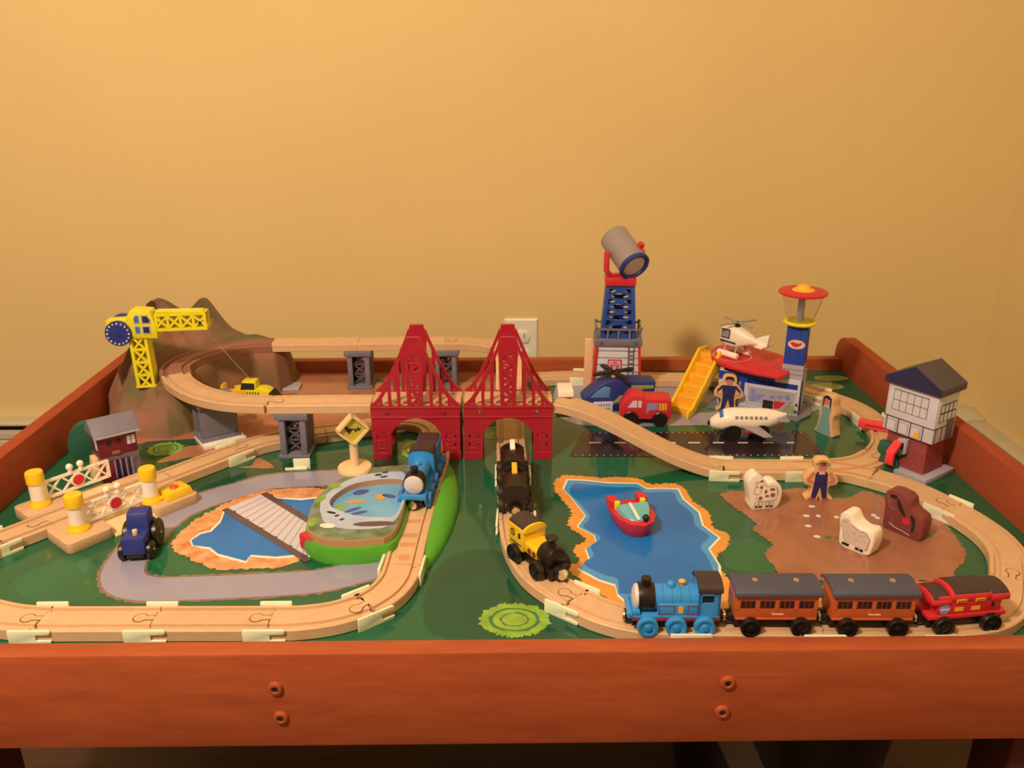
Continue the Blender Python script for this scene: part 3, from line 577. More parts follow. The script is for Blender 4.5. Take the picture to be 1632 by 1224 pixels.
# ---------------------------------------------------------------- red suspension bridges
def bridge(label, x):
    t = thing('suspension_bridge', label, 'toy bridge', (x, -0.3285, 0))
    w = 0.0592
    arch = [(0.0345 * math.cos(a), 0.0275 + 0.0335 * math.sin(a)) for a in [PI * k / 20 for k in range(21)]]
    for sy, nm in ((-1, 'front_truss'), (1, 'rear_truss')):
        M = T(0, sy * 0.0285, 0); th = 0.0045
        mb = MB()
        # spandrel with the arch cut out of it, then latticed legs
        mb.xz([(-w, 0.040), (-w, 0.0765), (w, 0.0765), (w, 0.040), (0.0315, 0.040)] + [p for p in arch if p[1] > 0.041] + [(-0.0315, 0.040)], -th / 2, th / 2, M)
        for s in (-1, 1):
            mb.bar((s * (w - 0.0032), 0.001), (s * (w - 0.0032), 0.042), 0.006, th * 1.05, M); mb.bar((s * 0.0375, 0.001), (s * 0.0365, 0.042), 0.006, th * 1.05, M)
            for a, b in ((0.004, 0.016), (0.016, 0.028), (0.028, 0.040)):
                mb.bar((s * 0.054, a), (s * 0.038, b), 0.0042, th * 0.80, M); mb.bar((s * 0.038, a), (s * 0.054, b), 0.0042, th * 0.84, M); mb.bar((s * 0.038, b), (s * 0.054, b), 0.004, th * 0.88, M)
            mb.bar((s * 0.0342, 0.0056), (s * (w + 0.0003), 0.0056), 0.011, th * 1.14, M)
        panel = mb.build(nm, RED, t, 0.0004, 1)
        mb = MB(); mb.box(-w - 0.0005, w + 0.0005, sy * 0.0285 - th / 2 - 0.0012, sy * 0.0285 + th / 2 + 0.0012, 0.0615, 0.0635); mb.box(-w - 0.0005, w + 0.0005, sy * 0.0285 - th / 2 - 0.0012, sy * 0.0285 + th / 2 + 0.0012, 0.0755, 0.078)
        mb.build('beam_lip', RED, panel, 0.0003, 1)
        mb = MB(); zt = 0.174
        mb.xz([(-0.0092, zt), (0.0092, zt), (0.0135, 0.148), (-0.0135, 0.148)], -th * 0.56, th * 0.56, M)
        for s in (-1, 1): mb.bar((s * 0.0072, 0.076), (s * 0.0100, 0.152), 0.0055, th * 1.04, M)
        n = 6
        for k in range(n):
            a, b = 0.078 + 0.072 * k / n, 0.078 + 0.072 * (k + 1) / n; s = 1 if k % 2 else -1
            mb.bar((s * 0.007, a), (-s * 0.007, b), 0.0038, th * 0.8, M); mb.bar((-0.008, b), (0.008, b), 0.003, th * 0.86, M)
        mb.build('tower', RED, t, 0.0004, 1)
        for s in (-1, 1):
            mb = MB(); cab = lambda u: 0.077 + 0.088 * (1 - u) ** 1.45
            X = lambda u: s * (0.0115 + (w - 0.0115) * u)
            q = [(X(k / 10), cab(k / 10)) for k in range(11)]
            mb.xz([(a, b + 0.0034) for a, b in q] + [(a - s * 0.0015, b - 0.0032) for a, b in reversed(q)], -th * 0.47, th * 0.47, M)
            cb = mb.build('cable', RED, t)
            for hx in (0.0215, 0.0335, 0.0455):
                u = (hx - 0.0115) / (w - 0.0115); MB().bar((s * hx, 0.076), (s * hx, cab(u) + 0.001), 0.0042, th * 0.85, M).build('hanger', RED, t)
    MB().sweep([(u * 1.30, q) for u, q in PROF], [(-w - 0.0005, 0, EZ), (0, 0, EZ), (w + 0.0005, 0, EZ)]).build('deck', BEECH, t)
    for s in (-1, 1):
        MB().box(s * 0.048 - 0.003, s * 0.048 + 0.003, -0.0265, 0.0265, 0.045, 0.050).build('cross_tie', RED, t)
        MB().lathe([(0.0026, 0), (0.0022, 0.0012), (0.0008, 0.0017)], 12, T(s * 0.038, -0.0285 - 0.00225, 0.0695) @ Matrix.Rotation(PI / 2, 4, 'X')).build('screw', CHROME if x > -0.05 else DRED, t)
    return t
bridge('red plastic suspension bridge span on the left, over the pond track', -0.1115)
bridge('red plastic suspension bridge span on the right, over the black wagons', 0.0120)
setprops(MB().box(-0.011, 0.011, -0.0225, 0.026, 0, 0.004).build('shade_plate', BLKM, None, 0.0005, loc=(0.0875, -0.336, 0.0615)), 'added black plate standing in for shade under the joint of the right red bridge and wavy ramp', 'plate')  # no real part: black plate added as the dark shade below the ramp end
setprops(MB().loft([[(-0.011, -0.018, 0), (0.011, -0.018, 0), (0.011, 0.018, 0), (-0.011, 0.018, 0)], [(-0.0105, -0.018, 0.0085), (0.0105, -0.018, 0.0085), (0.0105, 0.018, 0.0085), (-0.0105, 0.018, 0.0085)]]).build('block', WHITE, None, 0.0012, loc=(0.091, -0.311, 0.0782)), 'plain white block lying across the top end of the wavy ramp', 'block')

# ---------------------------------------------------------------- brown mountain
def smooth01(t): t = max(0.0, min(1.0, t)); return t * t * (3 - 2 * t)
FOOT = [(-0.598, -0.004), (-0.598, -0.17), (-0.588, -0.225), (-0.566, -0.258), (-0.53, -0.278), (-0.475, -0.284), (-0.449, -0.262), (-0.446, -0.235), (-0.447, -0.205), (-0.455, -0.175), (-0.44, -0.135), (-0.405, -0.106), (-0.36, -0.0985), (-0.347, -0.07), (-0.345, -0.02), (-0.36, -0.004)]
LOOP = crom([(-0.372, -0.068), (-0.41, -0.075), (-0.452, -0.102), (-0.481, -0.145), (-0.489, -0.185), (-0.476, -0.224)], 8)
def inside(p, poly):
    c = False; j = len(poly) - 1
    for i in range(len(poly)):
        (xi, yi), (xj, yj) = poly[i], poly[j]
        if (yi > p[1]) != (yj > p[1]) and p[0] < (xj - xi) * (p[1] - yi) / (yj - yi) + xi: c = not c
        j = i
    return c
def segd(p, a, b):
    ax, ay = a; bx, by = b; dx, dy = bx - ax, by - ay; t = max(0, min(1, ((p[0] - ax) * dx + (p[1] - ay) * dy) / (dx * dx + dy * dy + 1e-12)))
    return math.hypot(p[0] - ax - t * dx, p[1] - ay - t * dy)
LP = [(v.x, v.y) for v in LOOP]
def mh(x, y):
    p = (x, y)
    if not inside(p, FOOT): return -0.003
    db = min(segd(p, FOOT[i], FOOT[(i + 1) % len(FOOT)]) for i in range(len(FOOT)))
    dl = min(segd(p, LP[i], LP[i + 1]) for i in range(len(LP) - 1))
    g = lambda cx, cy, rx, ry, a: a * math.exp(-((x - cx) / rx) ** 2 - ((y - cy) / ry) ** 2)
    H = 0.068 + g(-0.566, -0.050, 0.040, 0.060, 0.070) + g(-0.489, -0.024, 0.031, 0.034, 0.060) + g(-0.530, -0.045, 0.05, 0.05, 0.020) + g(-0.550, -0.145, 0.045, 0.05, 0.030) + g(-0.43, -0.022, 0.035, 0.025, 0.010) - g(-0.53, -0.245, 0.05, 0.035, 0.012)
    w = 0.010 + 0.040 * smooth01((dl - 0.03) / 0.05)
    if y < -0.2 and dl > 0.03: w = 0.055
    e = min(1.0, max(0.0, db / w)) ** 0.62
    if x < -0.57: e = max(e, min(1.0, max(0.0, (x + 0.5985) / 0.030)) ** 0.5 if y > -0.2 else e)
    if y > -0.03: e = max(e, min(1.0, max(0.0, (-0.003 - y) / 0.020)) ** 0.5 if x < -0.40 else e)
    z = H * e
    nz = 0.0026 * math.sin(x * 110 + math.sin(y * 70) * 1.5) * math.sin(y * 85 + x * 30) + 0.0007 * math.sin(x * 260 + y * 170) * math.sin(y * 230)
    z += nz * min(1, db / 0.02)
    if dl < 0.026: z = min(z, 0.0655)
    elif dl < 0.040: z = min(z, 0.0655 + (H - 0.0655) * smooth01((dl - 0.026) / 0.014))
    return max(z, -0.003)
NX, NY = 100, 112; X0, X1, Y0, Y1 = -0.599, -0.343, -0.288, -0.003
hv = [[mh(X0 + (X1 - X0) * i / NX, Y0 + (Y1 - Y0) * j / NY) for i in range(NX + 1)] for j in range(NY + 1)]
mt = thing('mountain', 'brown plastic mountain with a curved track ledge in the back left corner', 'mountain', (-0.47, -0.14, 0))
mb = MB(); V, F = [], []
for j in range(NY + 1):
    for i in range(NX + 1): V.append((X0 + (X1 - X0) * i / NX + 0.47, Y0 + (Y1 - Y0) * j / NY + 0.14, hv[j][i]))
for j in range(NY):
    for i in range(NX):
        a = j * (NX + 1) + i
        if max(V[k][2] for k in (a, a + 1, a + NX + 1, a + NX + 2)) > 0: F.append((a, a + 1, a + NX + 2, a + NX + 1))
mb.poly(V, F)
for v in [v for v in mb.bm.verts if not v.link_faces]: mb.bm.verts.remove(v)
# rock colours: brown, with dull green patches of moss that have their own shape
mr = ROCK; nt = mr.node_tree
mo = mb.build('rock', ROCK, mt, smooth=60)
MB().sweep([(-0.022, 0.0), (0.022, 0.0), (0.022, 0.0115), (0.0205, 0.0125), (0.0162, 0.0125), (0.0155, 0.009), (0.0102, 0.009), (0.0098, 0.012), (-0.0098, 0.012), (-0.0102, 0.009), (-0.0155, 0.009), (-0.0162, 0.0125), (-0.0205, 0.0125), (-0.022, 0.0115)],
           [(v.x + 0.47, v.y + 0.14, 0.0655) for v in LOOP]).build('track_ledge', ROCKT, mt)

# ---------------------------------------------------------------- level crossing
t = thing('level_crossing', 'wooden level crossing with yellow capped posts, white gates and a yellow button box', 'level crossing', (-0.4725, -0.4825, 0), math.atan2(0.766, 0.643))
def vv(pts): return [(u, -v) for u, v in pts]          # v counted towards the camera
L0, L1 = -0.0755, 0.0755
MB().sweep(PROF, [(L0, 0, TZ), (0, 0, TZ), (L1, 0, TZ)]).build('rail_bed', BEECH, t)
peg_at(t, Vector((L0, 0, 0)), Vector((-1, 0, 0)), BEECH, TZ + TH)
for sg, nm in ((1, 'near'), (-1, 'far')):
    ys = lambda v: -v * sg
    w = 0.076 if sg > 0 else 0.064
    for u0, u1 in ((-0.086, -0.034), (0.018, 0.073)):
        wf_ = w if (sg > 0 or u0 < 0) else 0.036
        c = rrect(u0, u1, 0.0205, wf_, 0.006, 4) if sg > 0 else rrect(u0, u1, -wf_, -0.0205, 0.006, 4)
        MB().prism([(u, -v) for u, v in c], 0.0, 0.0125).build('deck_wing', BEECH, t, 0.0008)
    mb = MB(); mb.yz([(ys(0.0205), 0.0), (ys(0.0205), 0.0122), (ys(0.034), 0.0120), (ys(w - 0.002), 0.0022), (ys(w), 0.0)], -0.034, 0.018); mb.build('road_ramp', PEG, t)
for u, v in ((-0.061, 0.050), (0.026, 0.050), (-0.063, -0.043)):
    M = T(u, -v, 0.0125)
    MB().lathe([(0.0125, 0), (0.0125, 0.002), (0.0115, 0.0035), (0.0095, 0.0065), (0.0088, 0.0085)], 24, M).build('post_base', YEL, t)
    q = MB().lathe([(0.0088, 0.0085), (0.0088, 0.030)], 24, M).build('post', WHITE, t)
    MB().lathe([(0.0100, 0.0295), (0.0100, 0.042), (0.0092, 0.0435), (0.0001, 0.0437)], 24, M).build('post_cap', YEL, q)
def gate(u0, u1, v):
    g = MB(); M = T(0, -v, 0); z0, z1 = 0.018, 0.0385; th = 0.003
    g.bar((u0, z1), (u1, z1), 0.0032, th, M); g.bar((u0, z0), (u1, z0), 0.0032, th, M)
    n = 4
    for k in range(n):
        a, b = u0 + (u1 - u0) * k / n, u0 + (u1 - u0) * (k + 1) / n
        g.bar((a, z0), (b, z1), 0.0022, th * .80, M); g.bar((a, z1), (b, z0), 0.0022, th * .86, M)
    for u in (u0, u1): g.bar((u, z0 - .001), (u, z1 + .001), 0.0035, th * 1.08, M)
    o = g.build('gate', WHITE, t); um = (u0 + u1) / 2
    MB().cyl((um, -v - 0.0026, 0.0282), (um, -v - 0.001, 0.0282), 0.0085, n=24).build('target_rim', WHITE, o)
    MB().cyl((um, -v - 0.0034, 0.0282), (um, -v - 0.0022, 0.0282), 0.0066, n=24).build('target_disc', REDB, o)
    for d in (-0.007, 0.006):
        MB().cyl((um + d, -v, z1), (um + d, -v, z1 + 0.007), 0.0026, n=10).ball((um + d, -v, z1 + 0.0085), 0.0042, 12).build('gate_lamp', WHITE, o)
gate(-0.052, 0.018, 0.050); gate(-0.054, 0.022, -0.043)
mb = MB(); mb.loft([[(0.036, -0.042, 0.0125), (0.070, -0.042, 0.0125), (0.070, -0.070, 0.0125), (0.036, -0.070, 0.0125)], [(0.038, -0.044, 0.0215), (0.068, -0.044, 0.0215), (0.068, -0.068, 0.0215), (0.038, -0.068, 0.0215)]])
bx = mb.build('button_box', YEL, t, 0.001); MB().lathe([(0.0055, 0.0214), (0.0055, 0.0225), (0.0045, 0.0236), (0.0001, 0.024)], 20, T(0.053, -0.056, 0)).build('button', REDH, bx)
MB().box(0.020, 0.040, -0.060, -0.040, 0.0125, 0.0165).build('box_tongue', YEL, t, 0.001)

# ---------------------------------------------------------------- pond base
PZ = 0.0265
pt = [(-0.212, -0.5825), (-0.2039, -0.5988), (-0.185, -0.6122), (-0.1578, -0.6152), (-0.1317, -0.6104), (-0.1177, -0.604), (-0.1104, -0.5584), (-0.1107, -0.446), (-0.124, -0.4314), (-0.1701, -0.4417), (-0.1935, -0.4659), (-0.2077, -0.4925), (-0.2157, -0.5272)]
pb = [(-0.2235, -0.5751), (-0.2077, -0.6104), (-0.1861, -0.617), (-0.1595, -0.6148), (-0.1335, -0.6076), (-0.1188, -0.6053), (-0.112, -0.5545), (-0.1062, -0.4627), (-0.1156, -0.4066), (-0.1752, -0.4185), (-0.2024, -0.4479), (-0.2163, -0.4776), (-0.2221, -0.5241)]
cx0, cy0 = -0.15, -0.50
t = thing('pond_base', 'green plastic duck pond base with painted ponds and a track along its right side', 'toy pond', (cx0, cy0, 0))
ptS = smoothc([(x - cx0, y - cy0) for x, y in pt], 5); gp = sum(x for x, y in ptS) / len(ptS), sum(y for x, y in ptS) / len(ptS)
sc = lambda P, f: [(gp[0] + (x - gp[0]) * f, gp[1] + (y - gp[1]) * f) for x, y in P]
MB().loft([[(x, y, 0) for x, y in sc(ptS, 1.07)], [(x, y, 0.010) for x, y in sc(ptS, 1.08)], [(x, y, 0.0185) for x, y in sc(ptS, 1.05)]]).build('green_rim', LIMEP, t)
hole = [(x - cx0, y - cy0) for x, y in [(-0.1943, -0.5366), (-0.1961, -0.5151), (-0.1789, -0.4846), (-0.1504, -0.4716), (-0.126, -0.4702), (-0.1149, -0.4805), (-0.1136, -0.5286), (-0.1186, -0.5612), (-0.138, -0.5638), (-0.1595, -0.5606), (-0.179, -0.5502)]]
# pond plateau with a real basin: ring between outer outline and the hole
def resample(P, n):
    P = [Vector(p) for p in P]; P.append(P[0]); L = [0]
    for a, b in zip(P, P[1:]): L.append(L[-1] + (b - a).length)
    out = []; k = 0
    for i in range(n):
        s = L[-1] * i / n
        while L[k + 1] < s: k += 1
        f = (s - L[k]) / (L[k + 1] - L[k] + 1e-12); q = P[k].lerp(P[k + 1], f); out.append((q.x, q.y))
    return out
def aligned(P, n, c):
    Q = resample(P, 4 * n); ang = [math.atan2(y - c[1], x - c[0]) for x, y in Q]; out = []
    for k in range(n):
        a = -PI + 2 * PI * (k + .5) / n; b = min(range(len(Q)), key=lambda i: abs((ang[i] - a + PI) % (2 * PI) - PI)); out.append(Q[b])
    return out
hc = (sum(x for x, y in hole) / len(hole), sum(y for x, y in hole) / len(hole))
oA, hA = aligned(ptS, 72, hc), aligned(smoothc(hole, 4), 72, hc)
POND = mat('pond_print', C(74, 90, 40), 0.3, 0, 45, col2=C(140, 134, 100))
POND2 = mat('pond_pale_bank', C(176, 168, 166), 0.3, 0.12, 40)
POND3 = mat('pond_water', C(110, 152, 160), 0.12, 0.14, 20)
PLAT = mat('pond_wood', C(186, 122, 72), 0.45, 0.06, 30)
mb = MB(); n = 72
mb.poly([(x, y, 0.017) for x, y in oA] + [(x, y, PZ) for x, y in oA] + [(x, y, PZ) for x, y in hA] + [(x, y, 0.0172) for x, y in hA],
        [(r * n + i, r * n + (i + 1) % n, (r + 1) * n + (i + 1) % n, (r + 1) * n + i) for r in range(3) for i in range(n)]); mb.build('wood_plateau', PLAT, t)
lerpP = lambda A, B, f: [(a[0] + (b[0] - a[0]) * f, a[1] + (b[1] - a[1]) * f) for a, b in zip(A, B)]
def ringflat(name, A, B, z, m):
    mb = MB(); mb.poly([(x, y, z) for x, y in A] + [(x, y, z) for x, y in B], [(i, (i + 1) % n, n + (i + 1) % n, n + i) for i in range(n)]); return mb.build(name, m, t, smooth=0)
ringflat('painted_bank', lerpP(oA, hA, 0.03), lerpP(oA, hA, 0.45), PZ + 0.00015, POND); ringflat('painted_shore', lerpP(oA, hA, 0.45), lerpP(oA, hA, 0.995), PZ + 0.0002, POND2)
mb = MB(); mb.poly([(x, y, 0.0195) for x, y in hA], [tuple(range(n))]); mb.build('pond_water', POND3, t, smooth=0)
FISH = mat('fish_orange', C(206, 140, 60), 0.3); SEAL = mat('seal_blue', C(66, 78, 116), 0.3)
for (px, py), m, rx, ry, a in (((-0.1694, -0.5141), FISH, 0.011, 0.004, 0.2), ((-0.142, -0.5034), FISH, 0.006, 0.0075, 0.3), ((-0.1671, -0.4902), SEAL, 0.010, 0.006, 0.5), ((-0.1319, -0.5004), SEAL, 0.009, 0.004, -0.4), ((-0.1699, -0.534), SEAL, 0.011, 0.003, 0.6), ((-0.1615, -0.5415), SEAL, 0.010, 0.003, 0.4), ((-0.1847, -0.5277), LIMEM, 0.007, 0.006, 0)):
    mb = MB(); mb.prism([(x * math.cos(a) - y * math.sin(a) + px - cx0, x * math.sin(a) + y * math.cos(a) + py - cy0) for x, y in circ(0, 0, rx, 14, ry=ry)], 0.0196, 0.0199); mb.build('painted_fish' if m is FISH else 'painted_seal' if m is SEAL else 'painted_lily', m, t, smooth=0)
for (px, py), rx, ry, a, m in (((-0.1905, -0.5532), 0.006, 0.0022, -0.4, BLKM), ((-0.1828, -0.5605), 0.003, 0.0018, 0.6, BLKM), ((-0.1757, -0.5692), 0.003, 0.0018, 0.6, BLKM), ((-0.1499, -0.458), 0.0045, 0.0025, 0.2, BLKM), ((-0.1422, -0.4511), 0.004, 0.002, 0.2, BLKM), ((-0.1422, -0.4633), 0.005, 0.002, 0.3, BLKM), ((-0.1892, -0.5829), 0.009, 0.005, -0.2, FOAMM), ((-0.2072, -0.5758), 0.005, 0.009, 0, LIMEM), ((-0.2091, -0.5198), 0.005, 0.010, -0.3, LIMEM), ((-0.1988, -0.4879), 0.008, 0.006, 0.3, LIMEM), ((-0.1379, -0.5795), 0.024, 0.0055, 0.05, BEAMM)):
    mb = MB(); mb.prism([(x * math.cos(a) - y * math.sin(a) + px - cx0, x * math.sin(a) + y * math.cos(a) + py - cy0) for x, y in circ(0, 0, rx, 14, ry=ry)], PZ + 0.0002, PZ + 0.0005); mb.build('painted_patch', m, t, smooth=0)
mb = MB(); a = [(x - cx0, y - cy0) for x, y in [(-0.2204, -0.5744), (-0.2213, -0.5604), (-0.2071, -0.5881), (-0.2036, -0.6117)]]
MB().prism(rrect(-0.011, 0.011, -0.0045, 0.0045, 0.003), 0.003, 0.0205, T((-0.21, -0.592)[0] - cx0 + 0.0005, (-0.21, -0.592)[1] - cy0 - 0.0005, 0) @ RZ(math.radians(-40))).build('red_button', REDB, t, 0.0015)
# track along the right side and the sloping green bank
TP = crom([(-0.1015 - cx0, -0.6395 - cy0), (-0.0985 - cx0, -0.56 - cy0), (-0.093 - cx0, -0.47 - cy0), (-0.0875 - cx0, -0.3855 - cy0)], 8)
MB().sweep(PROF, [p + Vector((0, 0, TZ)) for p in TP]).build('rail_bed', BEECH, t)
mb = MB(); mb.prism(circ(TP[0].x + 0.0006, TP[0].y + 0.013, 0.0062, 16), TZ + TH, TZ + TH + 0.0002); mb.build('socket', BEECHD, t)
for k in (4, 6, 9): 
    p = TP[k]; MB().box(-0.0085, 0.0085, -0.004, 0.004, 0, 0.0002, T(p.x, p.y, TZ + TH)).build('wear_mark', BEECHD, t, smooth=0)
R0 = side_off(TP, -0.0205) if False else side_off([Vector((p.x, p.y, 0)) for p in TP], 0.0205)
sgn = 1 if R0[5].x > TP[5].x else -1
R0 = side_off([Vector((p.x, p.y, 0)) for p in TP], -0.0205) if sgn < 0 else R0
nR = len(R0); wid = [0.004 + 0.021 * math.sin(PI * min(1, max(0, (i - 1) / (nR - 2)))) ** 0.8 for i in range(nR)]
hgt = [0.006 + 0.010 * math.sin(PI * i / (nR - 1)) for i in range(nR)]
mb = MB(); mb.loft([[(p.x, p.y, 0), (p.x, p.y, h), (p.x + w * 0.35, p.y, h * 0.97), (p.x + w * 0.8, p.y, h * 0.6), (p.x + w, p.y, 0.002), (p.x + w, p.y, 0)] for p, w, h in zip(R0, wid, hgt)])
mb.build('green_bank', LIMEP, t, smooth=60)

# ---------------------------------------------------------------- rolling stock (front towards local -x, rails at z = 0)
RAILZ = TZ + TH
def wheels(t, xs, r, m, hub=None, yw=0.0165, n=24, w=0.0065):
    for x in xs:
        for s in (-1, 1):
            M = T(x, s * (yw - w / 2), r) @ Matrix.Rotation(-s * PI / 2, 4, 'X')
            o = MB().lathe([(0.001, -0.001), (r * 0.80, -0.001), (r, 0.0004), (r, w - 0.0012), (r * 0.94, w), (r * 0.72, w), (r * 0.68, w - 0.0012), (r * 0.34, w - 0.0012), (r * 0.30, w + 0.0008), (0.0006, w + 0.0012)], n, M).build('wheel', m, t)
def coupling(t, x, d, r=0.0064, z=0.0105):
    MB().cyl((x, 0, z), (x + d * 0.0055, 0, z), r * 1.05, r * 1.0, 18).build('coupling', BLK, t)
    MB().lathe([(r * 0.8, 0), (r * 0.75, 0.0018), (0.0004, 0.0022)], 16, T(x + d * 0.0055, 0, z) @ Matrix.Rotation(d * PI / 2, 4, 'Y')).build('magnet', CHROME, t)
def roofx(x0, x1, w, z0, h, th=0.0022, n=10):
    pts = [(w * math.cos(PI * k / n), z0 + h * math.sin(PI * k / n)) for k in range(n + 1)]
    return [(y, z + th) for y, z in pts] + [(y, z) for y, z in reversed(pts)]
def blue_engine(label, loc, rz, tender=False):
    t = thing('toy_steam_engine', label, 'toy train', loc, rz)
    L = 0.040
    MB().box(-L, L, -0.0105, 0.0105, 0.006, 0.0145).build('chassis', BLK, t, 0.0008)
    MB().box(-L - 0.0005, L + 0.0005, -0.0150, 0.0150, 0.0140, 0.0170).build('running_board', DRED if not tender else SKYB, t, 0.0006)
    MB().box(-L, L, -0.0145, 0.0145, 0.0170, 0.0200).build('footplate', SKYB, t, 0.0008)
    if not tender:
        MB().box(-0.017, 0.020, -0.0140, 0.0140, 0.0200, 0.0315).build('side_tank', SKYB, t, 0.0010)
        for s in (-1, 1):
            for x0, x1 in ((-0.0165, -0.002), (0.010, 0.0195)):
                mb = MB()
                for a, b, c, d in ((x0, x1, 0.0212, 0.0218), (x0, x1, 0.0298, 0.0304), (x0, x0 + 0.0006, 0.0212, 0.0304), (x1 - 0.0006, x1, 0.0212, 0.0304)): mb.box(a, b, min(s * 0.0139, s * 0.0143), max(s * 0.0139, s * 0.0143), c, d)
                mb.build('lining', DRED, t)
            MB().box(0.0015, 0.0060, min(s * 0.0139, s * 0.0143), max(s * 0.0139, s * 0.0143), 0.0225, 0.0298).build('side_badge', YELO, t)
    MB().cyl((-0.020, 0, 0.0315), (0.021, 0, 0.0315), 0.0118, n=28).build('boiler', SKYB, t)
    for x in ((-0.012, -0.004, 0.004, 0.012) if not tender else (-0.01,)):
        MB().lathe([(0.0119, -0.0003), (0.0121, -0.0002), (0.0121, 0.0002), (0.0119, 0.0003)], 28, T(x, 0, 0.0315) @ Matrix.Rotation(PI / 2, 4, 'Y')).build('boiler_band', SKYD, t)
    MB().cyl((-0.0345, 0, 0.0315), (-0.0195, 0, 0.0315), 0.0132, n=28).build('smokebox', BLK, t, 0.0006)
    MB().lathe([(0.0118, 0), (0.0118, 0.0012), (0.0108, 0.0030), (0.0070, 0.0046), (0.0004, 0.0052)], 28, T(-0.0344, 0, 0.0315) @ Matrix.Rotation(-PI / 2, 4, 'Y')).build('smokebox_door', PALE, t)
    MB().lathe([(0.0045, 0), (0.0042, 0.004), (0.0050, 0.0062), (0.0046, 0.0078), (0.0003, 0.0078)], 18, T(-0.027, 0, 0.0435)).build('funnel', BLK, t)
    MB().ball((-0.004, 0, 0.0440), 0.0042, 14).build('dome', SKYB, t)
    if not tender:
        MB().cyl((0.006, 0, 0.042), (0.006, 0, 0.0475), 0.0012, n=8).ball((0.006, 0, 0.0475), 0.0030, 12, (1.2, 1, 0.7)).build('whistle', YELO, t)
        MB().box(-L, -L + 0.007, -0.0145, 0.0145, 0.0200, 0.0250).build('front_step', SKYB, t, 0.001)
    # cab
    x0, x1 = 0.0195, 0.0395
    mb = MB()
    for s in (-1, 1):
        a, b = min(s * 0.0145, s * 0.0125), max(s * 0.0145, s * 0.0125)
        mb.box(x0, x1, a, b, 0.0200, 0.0330); mb.box(x0, x0 + 0.003, a, b, 0.0330, 0.0440); mb.box(x1 - 0.006, x1, a, b, 0.0330, 0.0440); mb.box(x0, x1, a, b, 0.0412, 0.0450)
    mb.box(x0, x0 + 0.0022, -0.0145, 0.0145, 0.020, 0.045); mb.box(x1 - 0.0022, x1, -0.0145, 0.0145, 0.020, 0.045)
    cab = mb.build('cab', SKYB, t)
    MB().box(x0 + 0.001, x1 - 0.001, -0.0118, 0.0118, 0.020, 0.044).build('cab_interior', BLKM, cab)
    MB().yz(roofx(x0 - 0.001, x1 + 0.001, 0.0155, 0.0445, 0.0065, 0.0025), x0 - 0.0012, x1 + 0.0015).build('cab_roof', BRWN, t)
    wheels(t, (-0.026, 0.0, 0.026) if not tender else (-0.028, -0.006, 0.022), 0.0098, SKYB if not tender else SKYD)
    MB().box(-L - 0.0045, -L, -0.0145, 0.0145, 0.0165, 0.0225).build('buffer_beam', SKYB, t, 0.0008)
    coupling(t, -L, -1); coupling(t, L, 1)
    return t
blue_engine('bright blue toy tank engine leading the front train beside the lake', (0.1625, -0.7425, RAILZ - 0.003), math.radians(-1))
e2 = blue_engine('light blue toy steam engine with a tall arched cab coming down the pond track', (-0.0975, -0.480, RAILZ - 0.003), math.radians(85.5), True)
MB().xz([(-0.0, 0), (0.001, 0)], 0, 0.001) if False else None
# high arched cab front of the second engine
mb = MB(); mb.yz([(-0.0155, 0.020), (-0.0155, 0.046)] + [(-0.0155 * math.cos(PI * k / 10), 0.046 + 0.0075 * math.sin(PI * k / 10)) for k in range(1, 10)] + [(0.0155, 0.046), (0.0155, 0.020)], 0.0185, 0.0205); mb.build('cab_front', SKYB, e2)
MB().box(-0.0445, 0.0, 0.0140, 0.0152, 0.013, 0.0225).box(-0.0445, 0.0, -0.0152, -0.0140, 0.013, 0.0225).build('valance', SKYB, e2)
t = thing('toy_tender', 'blue toy tender with black top behind the light blue engine', 'toy train', (-0.0915, -0.4135, RAILZ - 0.003), math.radians(85.5))
MB().box(-0.020, 0.020, -0.0105, 0.0105, 0.006, 0.0145).build('chassis', BLK, t, 0.0008)
MB().box(-0.021, 0.021, -0.0145, 0.0145, 0.0145, 0.044).build('body', SKYD, t, 0.0012)
MB().box(-0.0190, 0.0190, -0.0128, 0.0128, 0.0435, 0.0470).build('coal_load', BRWN, t, 0.0015)
wheels(t, (-0.012, 0.012), 0.0088, SKYD); coupling(t, 0.020, 1)

